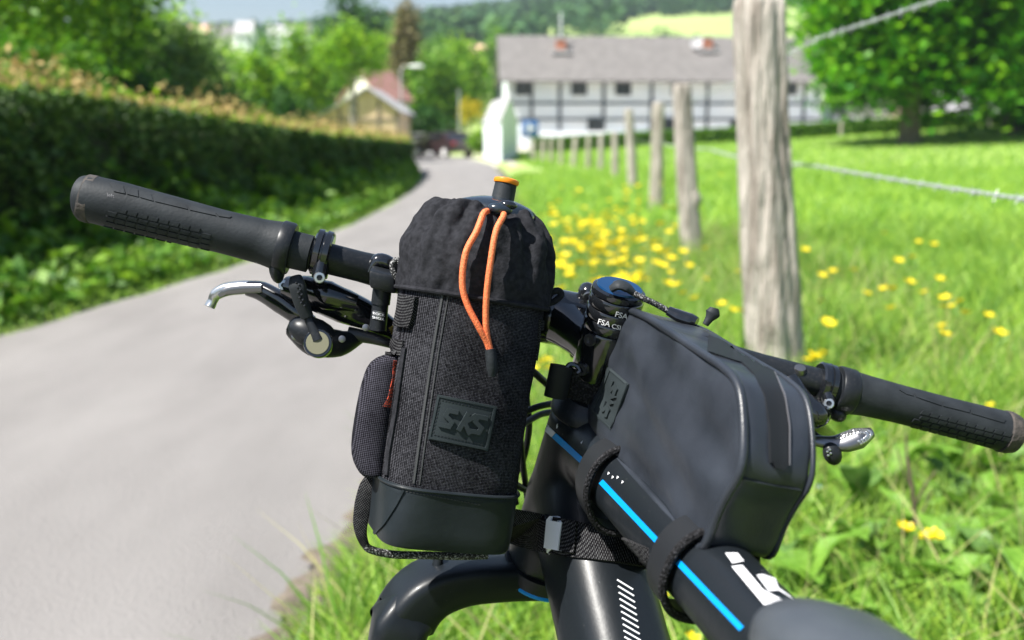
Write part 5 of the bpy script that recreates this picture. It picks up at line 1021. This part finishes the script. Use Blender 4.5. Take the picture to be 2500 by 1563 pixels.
# ------------------------------------------------------------ bottle inside
bt = empty("water_bottle", B0 + bw * .01, "dark drinking bottle with an orange ringed spout standing in the bottle bag", "bottle")
bx_ = B0 + fs_ * .003; mk("bottle_body", *lathe(bx_, bw, [(.004, .01), (.005, .034), (.17, .034), (ZT - .025, .030), (ZT - .02, .01)], 32), "lid_plastic", bt)
lid = mk("lid", *lathe(bx_ + sx_ * .004, bw, [(ZT - .02, .0290), (ZT + .001, .0305), (ZT + .005, .0290), (ZT + .0080, .025), (ZT + .0105, .018), (ZT + .0120, .0125), (ZT + .0125, .0100)], 40), "lid_plastic", bt)
sp0 = bx_ + sx_ * .0085 + bw * (ZT + .0115); spd = (bw + sx_ * .05).normalized(); nz = mk("spout", *lathe(sp0, spd, [(-.003, .0090), (.001, .0080), (.0125, .0076), (.0135, .0060)], 28), "rubber", bt); mk("spout_ring", *lathe(sp0 + spd * .0115, spd, [(0, .0070), (.0004, .0084), (.0018, .0090), (.0034, .0086), (.0040, .0072), (.0036, .0050), (.0026, .0035)], 32), "orange_plastic", nz); mk("spout_valve", *lathe(sp0 + spd * .0135, spd, [(0, .0046), (.0012, .0042), (.0016, .002)], 18), "satin_black", nz)
# ============================================================ TOP TUBE BAG
mat("coated_fabric", (.017, .0205, .027), .36, c2=(.029, .034, .044), scale=26, bump=.16, bscale=900, spec=.45, detail=8)
mat("zip_rubber", (.014, .0155, .018), .5, bump=.03, bscale=400, spec=.2)
mat("velcro", (.010, .010, .011), .85, c2=(.05, .05, .055), scale=700, bump=1, bscale=600, lo=.5, hi=.7, spec=.1)
tb = empty("top_tube_bag", P(1600, 1200, .66), "dark grey coated top tube bag with a curved zip, strapped behind the stem", "bag")
FBc, RBc = P(1430, 1022, .727), P(1738, 1362, .526); tdir = (RBc - FBc).normalized(); wv = (u - tdir * u.dot(tdir)).normalized(); nv = tdir.cross(wv)
if nv.x > 0: nv = -nv                                   # outward normal of the left face
prof_px = [(1408, 1028), (1424, 960), (1450, 885), (1480, 795), (1496, 762), (1530, 752), (1590, 778), (1680, 838), (1760, 890), (1800, 925), (1812, 965), (1818, 1050), (1816, 1130), (1806, 1168), (1780, 1200), (1745, 1270), (1722, 1345), (1700, 1340), (1640, 1268), (1560, 1180), (1495, 1112), (1445, 1066)]
prof = [PL(px, py, FBc, nv) for px, py in prof_px]
pc = []                                                  # resample the closed outline evenly, lightly rounded
for k in range(len(prof)): pc.append((prof[k], prof[(k + 1) % len(prof)]))
tot = sum((b - a2).length for a2, b in pc); N_ = 120; res = []; acc = 0; k = 0; seg = 0.0
cum = [0]
for a2, b in pc: cum.append(cum[-1] + (b - a2).length)
for i in range(N_):
    s = tot * i / N_
    while cum[k + 1] < s: k += 1
    a2, b = pc[k]; res.append(a2.lerp(b, (s - cum[k]) / (b - a2).length))
for it in range(2): res = [(res[i - 1] + res[i] * 2 + res[(i + 1) % N_]) / 4 for i in range(N_)]
cen = sum(res, Vector()) / N_; Wb = .043
def rngp(depth, inset, bul=0): return [cen + (p - cen) * (1 - inset / max((p - cen).length, 1e-4)) + (-nv) * depth for p in res]
def dent(p): return .0022 * math.sin(55 * p.x + 40 * p.z) * math.sin(60 * p.z - 20 * p.y) + .0016 * math.sin(150 * p.z + 90 * p.x - 40 * p.y)
rings = []
for t in (.02, .2, .4, .6, .75, .87, .94):               # bulging left face, from its middle outwards
    rings.append([cen + (p - cen) * t + nv * (.0042 * (1 - t ** 3) + dent(cen + (p - cen) * t) * (1 - t ** 6)) for p in res])
rings += [rngp(.0000, .0015), rngp(.0018, 0), rngp(.006, -.0006), rngp(.014, .0002), rngp(.022, .0008), rngp(.031, .0002), rngp(.038, -.0004), rngp(.0415, .0004), rngp(.0435, .003)]
rings += [[cen + (p - cen) * t - nv * (.044 + .003 * (1 - t)) for p in res] for t in (.85, .5, .02)]
tbv = loft(rings); tbo = mk("body", *tbv, "coated_fabric", tb, ang=70); TBB = bvh_of(tbv); mo = tbo.modifiers.new("s", 'SUBSURF'); mo.levels = 1; mo.render_levels = 1
tx2 = bpy.data.textures.new("rumple", 'CLOUDS'); tx2.noise_scale = .04; mo = tbo.modifiers.new("rumple", 'DISPLACE'); mo.texture = tx2; mo.texture_coords = 'GLOBAL'; mo.strength = .0045; mo.mid_level = .5
mk("edge_piping", *sweep([p + nv * .0008 for p in rngp(.0008, .0006)], .0026, 8, up=nv, closed=True), "coated_fabric", tb, ang=70)
mk("edge_piping", *sweep(rngp(.0425, .0006), .0016, 8, up=nv, closed=True), "coated_fabric", tb, ang=70)
# zip garage: raised strip bending from the top over the rear face
zA = [(1712, 822), (1790, 868), (1838, 912), (1866, 968), (1878, 1040), (1880, 1130)]; zB = [(1748, 810), (1832, 852), (1886, 902), (1912, 968), (1922, 1040), (1922, 1138)]
mk("zip_cover", *band(TBB, zA, zB, 30, 7, .0008, zfb=.58), "zip_rubber", tb, ang=40); mk("zip_edge", *line_on(TBB, [(1838, 856), (1888, 902), (1916, 968), (1927, 1040), (1927, 1136)], 3.0, .0008, 26), "cable_grey", tb)
mk("zip_end", *band(TBB, [(1884, 1128), (1890, 1142)], [(1922, 1132), (1914, 1146)], 4, 4, .0017, zfb=.58), "zip_rubber", tb)
# lower rear wedge fold
mk("fold_seam", *line_on(TBB, [(1815, 1170), (1850, 1180), (1920, 1192), (1968, 1200)], 5, .0008, 12), "coated_fabric", tb)
# patch on the front edge
def pq2(uu, vv):
    a_, b2, c_, d2 = np.array((1488., 898.)), np.array((1535., 938.)), np.array((1494., 1052.)), np.array((1445., 1004.)); return tuple((a_ * (1 - uu) + b2 * uu) * (1 - vv) + (d2 * (1 - uu) + c_ * uu) * vv)
pb_vf = band(TBB, [pq2(0, 0), pq2(1, 0)], [pq2(0, 1), pq2(1, 1)], 8, 12, .0016, zfb=.72); pb = mk("logo_patch", *pb_vf, "patch", tb, ang=30); PBB = bvh_of(pb_vf)
def pq3(uu, vv): return pq2(.12 + .76 * vv, 1.0 - (.02 + .9 * uu))
strokes(pq3, 8, PBB, .0013, pb)
for e0, e1 in (((.05, .03), (.95, .03)), ((.95, .03), (.95, .97)), ((.95, .97), (.05, .97)), ((.05, .97), (.05, .03))): mk("patch_rim", *line_on(PBB, [pq2(*e0), pq2(*e1)], 4, .0007, 8), "patch", pb)
# front strap to the steerer with its buckle loop
fsA, fsB = [(1368, 884), (1420, 898), (1492, 918)], [(1360, 968), (1412, 986), (1462, 1002)]
def quad3(c4, th, z4):
    q = [P(px, py, z) for (px, py), z in zip(c4, z4)]; n_ = (q[1] - q[0]).cross(q[3] - q[0]).normalized() * th; return q + [v + n_ for v in q], [(0, 1, 2, 3), (7, 6, 5, 4), (0, 4, 5, 1), (1, 5, 6, 2), (2, 6, 7, 3), (3, 7, 4, 0)]
fst = mk("front_strap", *quad3([(1398, 902), (1490, 925), (1462, 995), (1385, 972)], .002, (.714, .708, .716, .722)), "velcro", tb, smooth=False); M("velcro")
mk("strap_tail", *quad3([(1392, 884), (1484, 900), (1480, 935), (1396, 912)], .0018, (.735, .722, .722, .735)), "cable_grey", fst, smooth=False)
mk("strap_fold", *sweep([P(1372, 893, .712), P(1364, 930, .714), P(1356, 970, .718)], [(.0085, .0035)] * 3, 14, up=FW), "zip_rubber", fst); mk("strap_flap", *quad3([(1346, 895), (1362, 897), (1350, 968), (1334, 964)], .002, (.725, .715, .722, .732)), "zip_rubber", fst, smooth=False)
mk("buckle", *sweep(spline([P(1384, 898, .712), P(1392, 890, .712), P(1408, 894, .712), P(1416, 906, .711), P(1410, 912, .711)], 5), .0020, 8), "gloss_black", fst)
# two hook-and-loop straps round the top tube
def tstrap(s, wid, loose):
    c = A_ + tt * s; rr1 = []
    n = 40
    for edge in (-1, 1):
        for th_ in (0, .0022):
            ring = []
            for j in range(n):
                t = 2 * math.pi * j / n; x, y = sup(t, 2.3); k = .0275 + th_ + (loose * max(0, -y) ** 2); ring.append(c + tt * (edge * wid / 2 + .006 * y) + r * (x * (.0255 + th_ + loose * .35 * max(0, -x))) + u * (y * k))
            rr1.append(ring)
    a0, a1, b0, b1 = rr1[0], rr1[1], rr1[2], rr1[3]; return loft([a1, b1, b0, a0], closed=True)
for s, wd_, lo_ in ((.085, .020, .009), (.212, .020, .002)):
    q = mk("tube_strap", *tstrap(s, wd_, lo_), "zip_rubber", tb, ang=40); c = A_ + tt * (s + wd_ / 2 + .0006)
    mk("velcro_edge", *sweep([c + tt * (.006 * sup(2 * math.pi * j / 40, 2.3)[1]) + r * (sup(2 * math.pi * j / 40, 2.3)[0] * (.0262 + lo_ * .35 * max(0, -sup(2 * math.pi * j / 40, 2.3)[0]))) + u * (sup(2 * math.pi * j / 40, 2.3)[1] * (.0285 + lo_ * max(0, -sup(2 * math.pi * j / 40, 2.3)[1]) ** 2)) for j in range(40)], .0026, 8, up=tt, closed=True), "velcro", q)
# zip pull cord over the stem cap
zp = [P(1488, 703, .688), P(1520, 700, .684), P(1545, 715, .682), P(1570, 728, .681), P(1600, 742, .682), P(1632, 760, .683)]
mk("zip_pull", *sweep(spline(zp[1:], 6), .0021, 10), "reflective_rope", tb); mk("pull_grip", *sweep(spline([P(1492, 706, .684), P(1510, 696, .682), P(1530, 702, .682), P(1548, 716, .682)], 5), lerpl([(.004, .0025), (.0062, .0032), (.006, .003), (.0022, .002)], 16), 12, up=a), "rubber", tb)
mk("zip_slider", *sweep(spline([P(1630, 758, .683), P(1655, 770, .682), P(1685, 780, .680), P(1702, 786, .678)], 5), lerpl([(.004, .003), (.006, .004), (.006, .004), (.004, .003)], 16), 12, up=a), "gloss_black", tb)
mk("pull_grip", *sweep(spline([P(1722, 793, .668), P(1732, 778, .668), P(1740, 765, .668), P(1744, 752, .668)], 5), lerpl([(.0022, .002), (.003, .0022), (.0052, .003), (.003, .0022)], 16), 12, up=FW), "rubber", tb)
